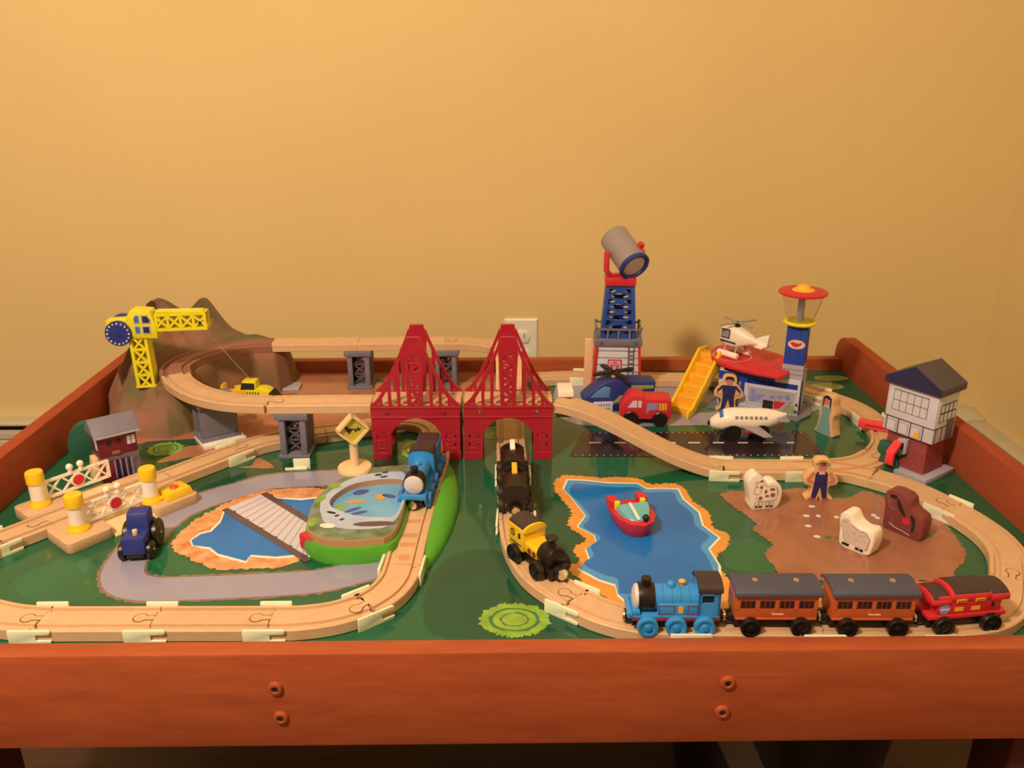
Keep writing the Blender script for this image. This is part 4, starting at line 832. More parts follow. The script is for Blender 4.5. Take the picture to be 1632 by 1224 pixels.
def coach(label, loc, rz):
    t = thing('toy_coach', label, 'toy train', loc, rz); L = 0.0375
    MB().box(-L, L, -0.0100, 0.0100, 0.0065, 0.0165).build('chassis', BLK, t, 0.0008)
    mb = MB(); mb.box(-L, L, -0.0140, 0.0140, 0.0165, 0.0425); body = mb.build('body', ORNG, t, 0.0006)
    MB().box(-L + 0.0005, L - 0.0005, -0.0147, 0.0147, 0.0160, 0.0180).build('sole_bar', ORNG, t, 0.0004)
    for s in (-1, 1):
        for k in range(4):
            x = -0.0265 + k * 0.0177
            w = MB().box(x - 0.0065, x + 0.0065, min(s * 0.0138, s * 0.0142), max(s * 0.0138, s * 0.0142), 0.0285, 0.0360).build('window', BLKM, t)
            for dx in (-0.0022, 0.0022): MB().box(x + dx - 0.0005, x + dx + 0.0005, min(s * 0.0140, s * 0.0145), max(s * 0.0140, s * 0.0145), 0.0285, 0.0360).build('window_bar', DRED, w)
        for k in range(5):
            x = -0.0354 + k * 0.0177; MB().box(x - 0.0015, x + 0.0015, min(s * 0.0139, s * 0.0146), max(s * 0.0139, s * 0.0146), 0.0272, 0.0372).build('pillar', ORNG, t)
    rf = MB().yz(roofx(0, 0, 0.0172, 0.0415, 0.0052, 0.0030), -L - 0.0025, L + 0.0025).build('roof', SLATE, t, 0.0008)
    mb = MB(); mb.yz([(-0.0138, 0.040)] + [(-0.016 * math.cos(PI * k / 8), 0.0415 + 0.0050 * math.sin(PI * k / 8)) for k in range(1, 8)] + [(0.0138, 0.040)], -L, L); mb.build('end_board', ORNG, t)
    for x in (-0.019, 0.019): MB().lathe([(0.0030, 0), (0.0026, 0.0010), (0.0003, 0.0012)], 14, T(x, -0.001, 0.0497)).build('roof_stud', CHROME, rf)
    tx = [(-0.008 + 0.0007 * k, 0.0220 + 0.0009 * math.sin(k * 1.9) * (1.5 if k < 3 else 1)) for k in range(17)]
    MB().tube([(x + 0.004, -0.01475 + 0.0006, z) for x, z in tx], 0.00035, 5).build('script_lettering', WHITE, t)
    wheels(t, (-0.023, 0.023), 0.0095, BLK); coupling(t, -L, -1); coupling(t, L, 1); return t
c1 = coach('orange toy coach with dark grey roof right behind the blue engine', (0.2535, -0.7445, RAILZ - 0.003), math.radians(-1))
c2 = coach('orange toy coach with dark grey roof next to the red van', (0.3415, -0.7465, RAILZ - 0.003), math.radians(-1))
# red van
t = thing('toy_van', 'red toy railway van with black stepped roof at the end of the front train', 'toy train', (0.4285, -0.7430, RAILZ - 0.003), math.radians(7)); L = 0.0365
MB().box(-L, L, -0.0100, 0.0100, 0.0065, 0.0165).build('chassis', BLK, t, 0.0008)
MB().box(-L - 0.002, L + 0.002, -0.0150, 0.0150, 0.0160, 0.0205).build('side_ledge', REDB, t, 0.001)
MB().box(-L + 0.006, L - 0.004, -0.0140, 0.0140, 0.0200, 0.0390).build('body', REDB, t, 0.0006)
def arch(w, z0, h, zb, n=10): return [(w, zb)] + [(w * math.cos(PI * k / n), z0 + h * math.sin(PI * k / n)) for k in range(n + 1)] + [(-w, zb)]
MB().yz(arch(0.0150, 0.0345, 0.0060, 0.0315), -L - 0.001, -0.018).build('canopy', REDB, t, 0.0005)
MB().yz(arch(0.0150, 0.0385, 0.0065, 0.0345), -0.019, 0.021).build('canopy', REDB, t, 0.0005)
MB().yz(arch(0.0150, 0.0365, 0.0060, 0.0325), 0.0205, L + 0.003).build('canopy', REDB, t, 0.0005)
for x0, x1, z0, h in ((-L + 0.001, -0.0195, 0.0348, 0.0064), (-0.0155, 0.020, 0.0388, 0.0069), (0.0212, L + 0.0015, 0.0368, 0.0064)):
    MB().yz(roofx(0, 0, 0.0142, z0, h, 0.0006), x0, x1).build('roof_panel', BRWN, t)
for x0, x1, z0, z1 in ((-0.0135, -0.0040, 0.0335, 0.0365), (0.0050, 0.0145, 0.0335, 0.0365), (-0.0135, -0.0050, 0.0235, 0.0275), (0.0030, 0.0115, 0.0235, 0.0275)):
    p = MB().box(x0, x1, -0.0156 if z0 > 0.03 else -0.0144, -0.0139, z0, z1).build('yellow_panel', YELO, t)
    if z0 > 0.03:
        for k in range(4): MB().box(x0 + 0.0012 + k * 0.0020, x0 + 0.0024 + k * 0.0020, -0.0159, -0.0150, z0 + 0.0008, z1 - 0.0008).build('letter_mark', DRED, p)
MB().cyl((-0.0235, -0.0146, 0.0265), (-0.0235, -0.0139, 0.0265), 0.0052, n=20).build('round_emblem', LILAC, t)
MB().box(-0.0278, -0.0192, -0.0149, -0.0144, 0.0257, 0.0273).build('emblem_bar', PAPER, t)
MB().box(0.0228, 0.0252, -0.0146, -0.0139, 0.0255, 0.0305).build('lamp_print', BLKM, t)
wheels(t, (-0.0235, 0.0235), 0.0098, BLK); coupling(t, -L, -1); coupling(t, L, 1)

# yellow and black engine on the curve
t = thing('toy_engine', 'yellow toy engine with black boiler and roof on the curve before the lake', 'toy train', (0.0400, -0.6385, RAILZ - 0.003), math.radians(123)); L = 0.034
MB().box(-L, L, -0.0105, 0.0105, 0.005, 0.0165).build('chassis', BLK, t, 0.0008)
MB().box(0.006, 0.033, -0.0142, 0.0142, 0.0165, 0.0400).build('cab', YEL, t, 0.0008)
MB().yz(arch(0.0147, 0.0400, 0.0070, 0.0385), 0.0045, 0.0345).build('cab_arch', YEL, t, 0.0004)
MB().yz(roofx(0, 0, 0.0142, 0.0402, 0.0076, 0.0006), 0.0072, 0.0335).build('roof_panel', BRWN, t)
MB().box(-0.016, 0.007, -0.0125, 0.0125, 0.0165, 0.0300).build('bonnet', YEL, t, 0.003, 3)
MB().cyl((-0.034, 0, 0.0245), (-0.0145, 0, 0.0245), 0.0118, 0.0122, 24).build('boiler_front', BLK, t, 0.0012)
MB().lathe([(0.0055, 0), (0.0038, 0.004), (0.0040, 0.007), (0.0068, 0.0100), (0.0060, 0.0112), (0.0004, 0.0112)], 18, T(-0.0245, 0, 0.0345)).build('chimney', BLK, t)
MB().box(-0.039, -0.030, -0.0125, 0.0125, 0.0060, 0.0165).build('buffer_beam', BLK, t, 0.0015)
for s in (-1, 1):
    for x in (-0.0110, -0.0030):
        MB().cyl((x, s * 0.0124, 0.0225), (x, s * 0.0128, 0.0225), 0.0033, n=16).build('porthole', DRED, t)
    MB().lathe([(0.0042, 0), (0.0042, 0.0004), (0.0030, 0.0004), (0.0030, 0)], 18, T(0.0250, s * 0.0142, 0.0330) @ Matrix.Rotation(-s * PI / 2, 4, 'X'), cap=False).build('ring_emblem', BLKM, t)
    MB().box(0.0245, 0.0255, min(s * .0140, s * .0146), max(s * .0140, s * .0146), 0.0310, 0.0350).build('emblem_stroke', BLKM, t)
    MB().box(0.0110, 0.0150, min(s * .0140, s * .0146), max(s * .0140, s * .0146), 0.0300, 0.0360).build('cab_window', BLKM, t)
    for k in range(6): MB().box(0.0100 + k * 0.0032, 0.0120 + k * 0.0032, min(s * .0140, s * .0146), max(s * .0140, s * .0146), 0.0215, 0.0235).build('letter_mark', BRWN, t)
wheels(t, (-0.0220, 0.0190), 0.0105, BLK)
coupling(t, -0.038, -1, 0.0080, 0.0120); coupling(t, L, 1)
# black wagons under the right bridge arch
def black_wagon(label, loc, rz, lever, two):
    t = thing('toy_wagon', label, 'toy train', loc, rz); L = 0.026
    MB().box(-L, L, -0.0100, 0.0100, 0.006, 0.0155).build('chassis', BLK, t, 0.0008)
    MB().yz(arch(0.0150, 0.0290, 0.0105, 0.0155), -L if two else -L, L - 0.012).build('barrel_roof', BLK, t, 0.001)
    mb = MB(); mb.box(L - 0.013, L, -0.0150, -0.0070, 0.0155, 0.0345); mb.box(L - 0.013, L, 0.0070, 0.0150, 0.0155, 0.0345); mb.box(L - 0.013, L, -0.0150, 0.0150, 0.0155, 0.024); mb.build('open_end', BLK, t, 0.001)
    MB().yz(arch(0.0156, 0.0290, 0.0112, 0.0250), -L - 0.0005, -L + 0.0025).build('end_hoop', BLKM, t)
    MB().yz(arch(0.0156, 0.0290, 0.0112, 0.0250), L - 0.0025, L + 0.0005).build('end_hoop', BLKM, t) if two else None
    mb = MB(); mb.xz([(L - 0.0205, 0.0380), (L - 0.0205, 0.0415), (L - 0.002, 0.0460), (L - 0.0005, 0.0430), (L - 0.0005, 0.0240), (L - 0.0045, 0.0240), (L - 0.0045, 0.0395)], -0.0032, 0.0032); mb.build('lever', lever, t, 0.0006)
    MB().box(-0.010, 0.0, -0.0158, -0.0148, 0.0190, 0.0265).build('side_badge', DRED, t)
    wheels(t, (-0.0155, 0.0155), 0.0092, BLKM); coupling(t, -L, -1); coupling(t, L, 1)
    return t
black_wagon('black toy wagon with a yellow lever behind the yellow engine', (0.0185, -0.5080, RAILZ - 0.003), math.radians(91), YELO, True)
black_wagon('black toy wagon with a white lever under the right red bridge', (0.0170, -0.4400, RAILZ - 0.003), math.radians(91), WHITE, True)

# ---------------------------------------------------------------- duck crossing sign
t = thing('duck_sign', 'wooden duck crossing sign, yellow diamond on a round foot', 'toy sign', (*(-0.1812, -0.4415), 0.0268), math.radians(20))
MB().lathe([(0.0215, 0), (0.0215, 0.003), (0.0205, 0.0048), (0.0190, 0.0055), (0.0003, 0.0056)], 32).build('foot', PEG, t)
MB().cyl((0, 0, 0.005), (0, 0, 0.040), 0.0052, n=18).build('pole', PEG, t)
D = T(0, -0.004, 0.0555) @ Matrix.Rotation(PI / 4, 4, 'Y')
fr = MB(); s = 0.0148
for a, b, c, d in ((-s, s, -s, -s + 0.0026), (-s, s, s - 0.0026, s), (-s, -s + 0.0026, -s, s), (s - 0.0026, s, -s, s)): fr.box(a, b, -0.004, 0.008, c, d, D)
fr.build('frame', PEG, t)
SIGNY = mat('sign_yellow', C(196, 158, 36), 0.45, 0.05)
MB().box(-s + 0.002, s - 0.002, 0.0005, 0.006, -s + 0.002, s - 0.002, D).build('panel', SIGNY, t)
def duck(x, z, k):
    mb = MB(); y0, y1 = -0.0041, -0.0034
    mb.xz([(x + p * k, z + q * k) for p, q in circ(0, 0, 0.0030, 14, ry=0.0019)], y0, y1); mb.xz([(x + p * k, z + q * k) for p, q in circ(-0.0026, 0.0026, 0.0015, 12)], y0, y1)
    mb.xz([(x + p * k, z + q * k) for p, q in ((-0.0048, 0.0024), (-0.0036, 0.0032), (-0.0036, 0.0020))], y0, y1); mb.xz([(x + p * k, z + q * k) for p, q in ((0.0022, 0.0004), (0.0040, 0.0018), (0.0032, -0.0004))], y0, y1)
    for dx in (-0.0008, 0.0008): mb.xz([(x + p * k, z + q * k) for p, q in ((dx - 0.0003, -0.0016), (dx + 0.0003, -0.0016), (dx + 0.0003, -0.0034), (dx - 0.0009, -0.0034))], y0, y1)
    mb.build('duck_mark', BLKM, t, smooth=0)
duck(-0.0045, 0.0552, 1.25); duck(0.0035, 0.0542, 0.6); duck(0.0075, 0.0552, 0.6)

# ---------------------------------------------------------------- left signal box with tree
t = thing('signal_box', 'small red signal box with grey gable roof behind the level crossing', 'toy house', (-0.4985, -0.3955, 0), math.radians(38))
hw, hd = 0.0235, 0.0170
STONE = mat('stone_print', C(112, 84, 78), 0.6, 0.25, 160)
DKRED = mat('box_red', C(112, 24, 30), 0.5, 0.08, 60)
MB().box(-hw, hw, -hd, hd, 0, 0.032).build('base_storey', DKRED, t, 0.0006)
MB().box(-hw - 0.0006, hw + 0.0006, -hd - 0.0006, hd + 0.0006, 0.0285, 0.0335).build('stone_band', STONE, t)
MB().box(0.0085, hw + 0.0004, -hd - 0.0004, -hd + 0.002, 0.0, 0.030).build('stone_panel', STONE, t)
for k in range(7): MB().box(-0.0080 + k * 0.0034, -0.0062 + k * 0.0034, -hd - 0.0012, -hd + 0.001, 0.002, 0.0275).build('door_slat', LILAC if k % 2 == 0 else BLKM, t)
MB().box(-hw, hw, -hd, hd, 0.0335, 0.064).build('upper_storey', DKRED, t, 0.0006)
for x in (0.0165,):
    for dx in (-0.0028, 0.0028):
        for dz in (-0.0032, 0.0032): MB().box(x + dx - 0.0022, x + dx + 0.0022, -hd - 0.0008, -hd + 0.001, 0.0510 + dz - 0.0026, 0.0510 + dz + 0.0026).build('window_pane', PAPER, t)
for dy in (-0.0024, 0.0024):
    for dz in (-0.0032, 0.0032): MB().box(-hw - 0.0008, -hw + 0.001, -0.0095 + dy - 0.0018, -0.0095 + dy + 0.0018, 0.0500 + dz - 0.0026, 0.0500 + dz + 0.0026).build('window_pane', PAPER, t)
for x in (-0.0105, 0.0015): MB().cyl((x, -hd - 0.0010, 0.0525), (x, -hd + 0.002, 0.0525), 0.0030, n=16).build('round_hole', BLKM, t)
MB().xz(rrect(-0.0085, 0.0015, 0.0360, 0.0405, 0.0018), -hd - 0.0022, -hd + 0.001).build('wooden_peg', MARK, t)
ov = 0.0045
mb = MB(); mb.yz([(-hd - ov, 0.0625), (-hd - ov, 0.0655), (0.0, 0.0835), (hd + ov, 0.0655), (hd + ov, 0.0625)], -hw - ov, hw + ov); mb.build('roof', GREY, t, 0.0005)
mb = MB(); mb.box(-hw - ov, hw + ov, -hd - ov - 0.0012, -hd - ov + 0.001, 0.0620, 0.0645); mb.build('gutter', GREYL, t)
setprops(MB().loft([[(-0.034, -0.009, 0), (-0.024, -0.009, 0), (-0.024, 0.009, 0), (-0.034, 0.009, 0)], [(-0.030, -0.009, 0.032), (-0.0235, -0.009, 0.032), (-0.0235, 0.009, 0.032), (-0.030, 0.009, 0.032)]]).build('stair_block', PEG, t, 0.0006))
tr = thing('toy_tree', 'dark green flat wooden tree behind the red signal box', 'toy tree', (-0.556, -0.352, 0), math.radians(20)); tr.scale = (1.05, 1, 1.12)
MB().xz(smoothc([(-0.011, 0.0), (0.011, 0.0), (0.021, 0.010), (0.0225, 0.026), (0.017, 0.040), (0.006, 0.049), (-0.006, 0.049), (-0.017, 0.040), (-0.0225, 0.026), (-0.021, 0.010)], 3), -0.007, 0.007).build('crown', TREEG, tr, 0.002)

# ---------------------------------------------------------------- blue tractor
t = thing('toy_tractor', 'dark blue wooden tractor with black wheels on the painted road', 'toy tractor', (-0.394, -0.588, 0), math.radians(6)); t.scale = (0.86, 0.86, 0.84)
MB().box(-0.0135, 0.0135, -0.030, 0.004, 0.012, 0.0345).build('hood', NAVY, t, 0.001)
mb = MB(); mb.yz([(-0.004, 0.012), (-0.004, 0.034), (-0.002, 0.048), (0.001, 0.055), (0.019, 0.055), (0.022, 0.052), (0.022, 0.035), (0.029, 0.034), (0.029, 0.012)], -0.0128, 0.0128); mb.build('cab', NAVY, t, 0.0012)
MB().box(-0.0105, 0.0105, -0.0290, 0.026, 0.006, 0.013).build('chassis', BLKM, t, 0.001)
MB().cyl((0.001, -0.018, 0.034), (0.001, -0.018, 0.0415), 0.0031, n=14).build('exhaust_peg', PEG, t, 0.0004)
def side_wheel(t, x, y, r, w, m=BLK, hub=CHROME):
    s = 1 if x > 0 else -1
    M = T(x, y, r) @ Matrix.Rotation(s * PI / 2, 4, 'Y')
    o = MB().lathe([(0.001, -w), (r * 0.85, -w), (r, -w * 0.75), (r, -w * 0.2), (r * 0.9, 0), (r * 0.5, -0.0004), (r * 0.45, 0.0006), (0.0006, 0.0008)], 26, M).build('wheel', m, t)
    MB().lathe([(0.0018, 0.0005), (0.0014, 0.0014), (0.0003, 0.0016)], 10, M).build('axle_end', hub, o)
for s in (-1, 1): side_wheel(t, s * 0.0200, -0.018, 0.0120, 0.007); side_wheel(t, s * 0.0215, 0.014, 0.0185, 0.0085)

# ---------------------------------------------------------------- red speedboat
t = thing('toy_speedboat', 'red toy speedboat with teal windscreen on the painted lake', 'toy boat', (0.1545, -0.5420, 0.0), math.radians(14)); t.scale = (1.05, 1.08, 1.0)
def ring(k, z, bow, st):
    # plan outline, bow towards -y
    P = [(-0.0215, 0.026 + st), (-0.0235, 0.010), (-0.0215, -0.012), (-0.0130, -0.0265 + bow * 0.6), (0.0, -0.0330 + bow), (0.0130, -0.0265 + bow * 0.6), (0.0215, -0.012), (0.0235, 0.010), (0.0215, 0.026 + st)]
    return [(x * k, y, z) for x, y in P]
MB().loft([ring(0.74, 0.0005, 0.008, -0.003), ring(0.88, 0.010, 0.004, -0.001), ring(1.0, 0.0200, 0.0, 0.0)]).build('hull', REDB, t, 0.0010)
for s in (-1, 1):
    MB().box(s * 0.0172 - 0.0050, s * 0.0172 + 0.0050, 0.012, 0.026, 0.0195, 0.0290).build('stern_fin', REDB, t, 0.0012)
    MB().cyl((s * 0.0150, 0.0095, 0.0195), (s * 0.0150, 0.0095, 0.0290), 0.0034, n=16).build('yellow_peg', YELC, t, 0.0008)
pr_ = [(0.0180 * math.cos(PI * k / 18), -0.0270 * math.sin(PI * k / 18)) for k in range(19)]
mb = MB(); mb.loft([[(x, y + 0.004, 0.0199) for x, y in pr_], [(x * 0.97, y * 0.95 + 0.004, 0.0205 + 0.0075 * (1 + y / 0.027)) for x, y in pr_]]); ws = mb.build('windscreen', TEAL, t, smooth=60)
MB().box(-0.0018, 0.0016, -0.0235, 0.0035, 0.0, 0.0004, T(-0.003, 0.0002, 0.0283) @ Matrix.Rotation(math.radians(15.5), 4, 'X') @ RZ(0.02)).build('glint_stripe', WHITE, ws)
MB().cyl((0.0045, -0.0235, 0.0195), (0.0045, -0.0235, 0.0235), 0.0028, n=14).ball((0.0045, -0.0235, 0.0245), 0.0038, 14).build('bow_knob', BLK, t)

# ---------------------------------------------------------------- searchlight tower
t = thing('searchlight_tower', 'tall blue lattice tower with a grey searchlight on a white block base', 'toy tower', (0.1885, -0.113, 0), math.radians(-4))
def taper(w0, d0, w1, d1, z0, z1): return [[(-w0, -d0, z0), (w0, -d0, z0), (w0, d0, z0), (-w0, d0, z0)], [(-w1, -d1, z1), (w1, -d1, z1), (w1, d1, z1), (-w1, d1, z1)]]
MB().loft(taper(0.040, 0.022, 0.0345, 0.0195, 0, 0.089)).build('base', PAPER, t, 0.0006)
for s in (-1, 1):
    mb = MB(); mb.xz([(s * 0.0405, 0), (s * 0.036, 0), (s * 0.0312, 0.089), (s * 0.0350, 0.089)], -0.0226, 0.0226); mb.build('red_edge', REDB, t)
for k in range(1, 8):
    z = k * 0.0115; w = 0.036 - 0.0048 * k / 7; MB().box(-w, w, -0.0226 + 0.00029 * k, -0.0205 + 0.0003 * k, z, z + 0.0006).build('siding_line', LINE, t)
pn = MB().box(-0.0145, 0.0055, -0.0224, -0.018, 0.048, 0.066).build('sign_panel', PINK, t)
mb = MB()
for a, b, c, d in ((-0.0150, 0.0060, 0.0475, 0.0487), (-0.0150, 0.0060, 0.0653, 0.0665), (-0.0150, -0.0138, 0.0475, 0.0665), (0.0048, 0.0060, 0.0475, 0.0665)): mb.box(a, b, -0.0228, -0.020, c, d)
mb.build('sign_border', REDB, pn)
mb = MB()
for (x0, z0), (x1, z1) in (((-0.0075, 0.063), (-0.0062, 0.0605)), ((-0.0045, 0.0635), (-0.0045, 0.0605)), ((-0.0015, 0.063), (-0.0028, 0.0605)), ((-0.0095, 0.060), (-0.0105, 0.0515)), ((-0.0105, 0.0515), (-0.0070, 0.0515)), ((-0.0070, 0.0515), (-0.0085, 0.0575)), ((0.0005, 0.060), (0.0015, 0.0515)), ((0.0015, 0.0515), (-0.0020, 0.0515)), ((-0.0020, 0.0515), (-0.0005, 0.0575)), ((-0.0065, 0.0575), (-0.0025, 0.0575))):
    mb.bar((x0, z0), (x1, z1), 0.0011, 0.0008, T(0, -0.0226, 0))
mb.build('sign_drawing', DRED, pn)
mb = MB()
for x in (0.0165, 0.0245): mb.bar((x + 0.001, 0.004), (x, 0.088), 0.0013, 0.0008, T(0, -0.0222, 0))
for k in range(12): mb.bar((0.0165, 0.008 + k * 0.0066), (0.0245, 0.008 + k * 0.0066), 0.0012, 0.0008, T(0, -0.0222, 0))
mb.build('printed_ladder', LINE, t)
MB().box(-0.0375, 0.0375, -0.0235, 0.0235, 0.089, 0.1005).build('platform', GREY, t, 0.0008)
for x in (-0.0255, 0.0275): MB().lathe([(0.0030, 0), (0.0024, 0.0012), (0.0003, 0.0014)], 14, T(x, -0.0235, 0.0945) @ Matrix.Rotation(PI / 2, 4, 'X')).build('rivet', GREYD, t)
rl = MB(); zr = 0.1175
for y in (-0.0215, 0.0215):
    rl.box(-0.036, 0.036, y - 0.0013, y + 0.0013, zr - 0.0028, zr)
    for x in (-0.034, -0.017, 0.0, 0.017, 0.034): rl.box(x - 0.0015, x + 0.0015, y - 0.0012, y + 0.0012, 0.1005, zr)
for x in (-0.0345, 0.0345): rl.box(x - 0.0013, x + 0.0013, -0.0215, 0.0215, zr - 0.0028, zr)
rail = rl.build('railing', GREY, t)
for x in (-0.0345, 0.0345):
    for y in (-0.0215, 0.0215): MB().ball((x, y, zr + 0.001), 0.0028, 12).build('rail_knob', GREY, rail)
# lattice mast
z0, z1 = 0.1005, 0.1845; wf = lambda z: 0.0245 + (0.0190 - 0.0245) * (z - z0) / (z1 - z0); df = lambda z: 0.0190 + (0.0155 - 0.0190) * (z - z0) / (z1 - z0)
for s in (-1, 1):
    MB().loft([[(s * wf(z) - 0.0030, -df(z), z), (s * wf(z) + 0.0030, -df(z), z), (s * wf(z) + 0.0030, df(z), z), (s * wf(z) - 0.0030, df(z), z)] for z in (z0, z1)]).build('mast_side', BLUE, t, 0.0006)
for y in (-1, 1):
    mb = MB(); n = 5
    for k in range(n):
        a, b = z0 + (z1 - z0) * k / n, z0 + (z1 - z0) * (k + 1) / n; M = T(0, y * (df((a + b) / 2) - 0.002), 0)
        mb.bar((-wf(a), a), (wf(b), b), 0.0042, 0.0030, M); mb.bar((wf(a), a), (-wf(b), b), 0.0042, 0.0034, M)
        mb.cyl((0, y * (df((a + b) / 2) - 0.0045), (a + b) / 2), (0, y * (df((a + b) / 2)), (a + b) / 2), 0.0042, n=10)
    mb.box(-0.0225, 0.0225, y * 0.0175 - 0.0015, y * 0.0175 + 0.0015, z0, z0 + 0.006); mb.box(-0.019, 0.019, y * 0.0140 - 0.0015, y * 0.0140 + 0.0015, z1 - 0.004, z1)
    mb.build('lattice', BLUE, t)
MB().box(-0.0235, 0.0235, -0.0185, 0.0185, z1, z1 + 0.0125).build('turntable', REDB, t, 0.0008)
# yoke and searchlight drum
LM = T(0.004, 0.004, 0.2345) @ RZ(math.radians(30)) @ Matrix.Rotation(math.radians(30), 4, 'X')
yk = T(0.000, 0.002, 0) @ RZ(math.radians(30))
for s in (-1, 1):
    mb = MB(); mb.xz([(s * 0.012, 0.1970), (s * 0.021, 0.1970), (s * 0.0280, 0.2060), (s * 0.0280, 0.2360), (s * 0.0240, 0.2380), (s * 0.0240, 0.2085), (s * 0.0170, 0.2010)], -0.0055, 0.0055, yk); mb.build('yoke_arm', REDB, t, 0.0006)
MB().box(-0.021, 0.021, -0.0055, 0.0055, 0.1968, 0.2005, yk).build('yoke_base', REDB, t, 0.0006)
F = LM @ Matrix.Rotation(PI / 2, 4, 'X')        # drum axis along local -y (towards the room)
dr = MB().lathe([(0.0004, -0.034), (0.0215, -0.034), (0.0230, -0.0325), (0.0230, 0.032)], 36, F).build('lamp_drum', CANG, t)
MB().lathe([(0.0215, 0.031), (0.0245, 0.032), (0.0248, 0.0360), (0.0225, 0.0385), (0.0190, 0.0375), (0.0180, 0.0345)], 36, F, cap=False).build('rim', NAVY, dr)
MB().lathe([(0.0190, 0.0340), (0.0150, 0.0352), (0.0004, 0.0358)], 32, F).build('lens', PALE, dr)
MB().cyl((0.0125, -0.016, 0.0205), (0.0135, -0.016, 0.0270), 0.0058, 0.0052, 16, LM).build('switch_knob', REDB, dr)
MB().cyl((0.0220, -0.016, 0.010), (0.0250, -0.016, 0.0110), 0.0030, n=12, M=LM).build('hinge_pin', YELO, dr)
setprops(MB().loft(taper(0.0075, 0.005, 0.0060, 0.005, 0, 0.088)).build('wooden_post', PEG, None, 0.0008, loc=(0.1455, -0.092, 0)), 'thin tan wooden post standing against the left side of the searchlight tower', 'post')

# ---------------------------------------------------------------- blue helicopter
t = thing('toy_helicopter', 'dark blue toy helicopter with black rotor standing on the grey apron', 'toy helicopter', (0.186, -0.172, 0), math.radians(4))
side = [(-0.060, 0.020), (-0.050, 0.010), (-0.020, 0.006), (0.006, 0.008), (0.014, 0.022), (0.052, 0.0275), (0.054, 0.0475), (0.012, 0.0490), (0.004, 0.052), (-0.018, 0.052), (-0.034, 0.044), (-0.052, 0.029)]
MB().xz([p for p in side], -0.0165, 0.0165).build('body', NAVY, t, 0.003, 3)
MB().xz([(-0.048, 0.0245), (-0.018, 0.0235), (-0.0165, 0.040), (-0.026, 0.042), (-0.038, 0.035)], -0.0172, 0.0172).build('window', mat('heli_glass', C(92, 124, 140), 0.12, 0.08), t, 0.0006)
STRIPE = mat('stripe_olive', C(146, 146, 70), 0.4, 0.06)
MB().xz([(-0.059, 0.0165), (-0.018, 0.0150), (-0.010, 0.0180), (-0.002, 0.0270), (0.004, 0.0262), (-0.004, 0.0160), (-0.016, 0.0115), (-0.050, 0.0120)], -0.0173, 0.0173).build('stripe', STRIPE, t)
MB().xz([(0.014, 0.0430), (0.050, 0.0420), (0.050, 0.0370), (0.017, 0.0360)], -0.0171, 0.0171).build('tail_stripe', STRIPE, t)
MB().box(0.010, 0.052, -0.0185, 0.0185, 0.0235, 0.0290).build('tail_skid', PEG, t, 0.0008)
MB().cyl((-0.010, 0, 0.050), (-0.010, 0, 0.060), 0.0045, 0.0030, 14).build('mast', YELO, t)
for a in (20, 110):
    MB().prism(rrect(-0.036, 0.036, -0.0042, 0.0042, 0.004), 0.058, 0.0618, T(-0.010, 0, 0) @ RZ(math.radians(a))).build('rotor_blade', BLKM, t, 0.0006)
MB().cyl((-0.010, 0, 0.0600), (-0.010, 0, 0.0640), 0.0022, n=12).build('rotor_pin', CHROME, t)
MB().box(-0.030, 0.002, -0.0145, 0.0145, 0.0, 0.008).build('undercarriage', NAVYD, t, 0.001)
wp = thing('printed_block', 'small white block with speckled print beside the wavy ramp', 'block', (*(0.1595, -0.186), 0), math.radians(2))
MB().box(-0.015, 0.015, -0.006, 0.006, 0, 0.0175).build('block', PAPER, wp, 0.0006)
for k in range(12): MB().box(-0.0125 + (k % 6) * 0.0042, -0.0105 + (k % 6) * 0.0042, -0.0063, -0.0058, 0.005 + (k // 6) * 0.006, 0.0075 + (k // 6) * 0.006).build('print_mark', LINE, wp)

# ---------------------------------------------------------------- red fire truck
t = thing('toy_truck', 'red toy rescue truck with black wheels in front of the yellow stairs', 'toy truck', (0.218, -0.228, 0), math.radians(-6))
MB().xz([(-0.037, 0.010), (0.037, 0.011), (0.037, 0.040), (0.030, 0.0425), (-0.002, 0.0425), (-0.006, 0.047), (-0.024, 0.047), (-0.030, 0.040), (-0.0385, 0.025)], -0.0175, 0.0175).build('body', REDB, t, 0.0015)
for s in (-1, 1):
    a, b = (-0.0182, -0.0170) if s < 0 else (0.0170, 0.0182)
    MB().xz([(-0.0265, 0.0285), (-0.0130, 0.0290), (-0.0130, 0.0395), (-0.0190, 0.0395)], a, b).build('side_window', PAPER, t)
    MB().xz([(-0.0115, 0.0290), (-0.0065, 0.0290), (-0.0065, 0.0395), (-0.0115, 0.0395)], a, b).build('side_window', PAPER, t)
    MB().xz([(0.0010, 0.0195), (0.0015, 0.0370), (0.0170, 0.0365), (0.0170, 0.0265), (0.0060, 0.0255)], a, b).build('printed_gear', LILAC, t)
    MB().box(0.0190, 0.0300, a, b, 0.0260, 0.0365).build('printed_locker', YELO, t)
    for k in range(2): MB().box(0.0215 + k * 0.005, 0.0225 + k * 0.005, a - 0.0002, b + 0.0002, 0.0265, 0.0360).build('locker_line', DRED, t)
MB().loft([[(-0.0330, y, 0.0330), (-0.0295, y, 0.0388), (-0.0289, y, 0.0385), (-0.0324, y, 0.0327)] for y in (-0.0145, 0.0145)]).build('windscreen', PAPER, t)
MB().box(-0.030, 0.030, -0.012, 0.012, 0.006, 0.012).build('chassis', BLKM, t)
for x in (-0.0215, 0.0215):
    for s in (-1, 1):
        M = T(x, s * 0.0205, 0.0115) @ Matrix.Rotation(-s * PI / 2, 4, 'X'); MB().lathe([(0.001, -0.006), (0.0108, -0.006), (0.0115, -0.005), (0.0115, -0.001), (0.0100, 0), (0.0045, -0.0005), (0.0004, 0.0)], 24, M).build('wheel', BLK, t)

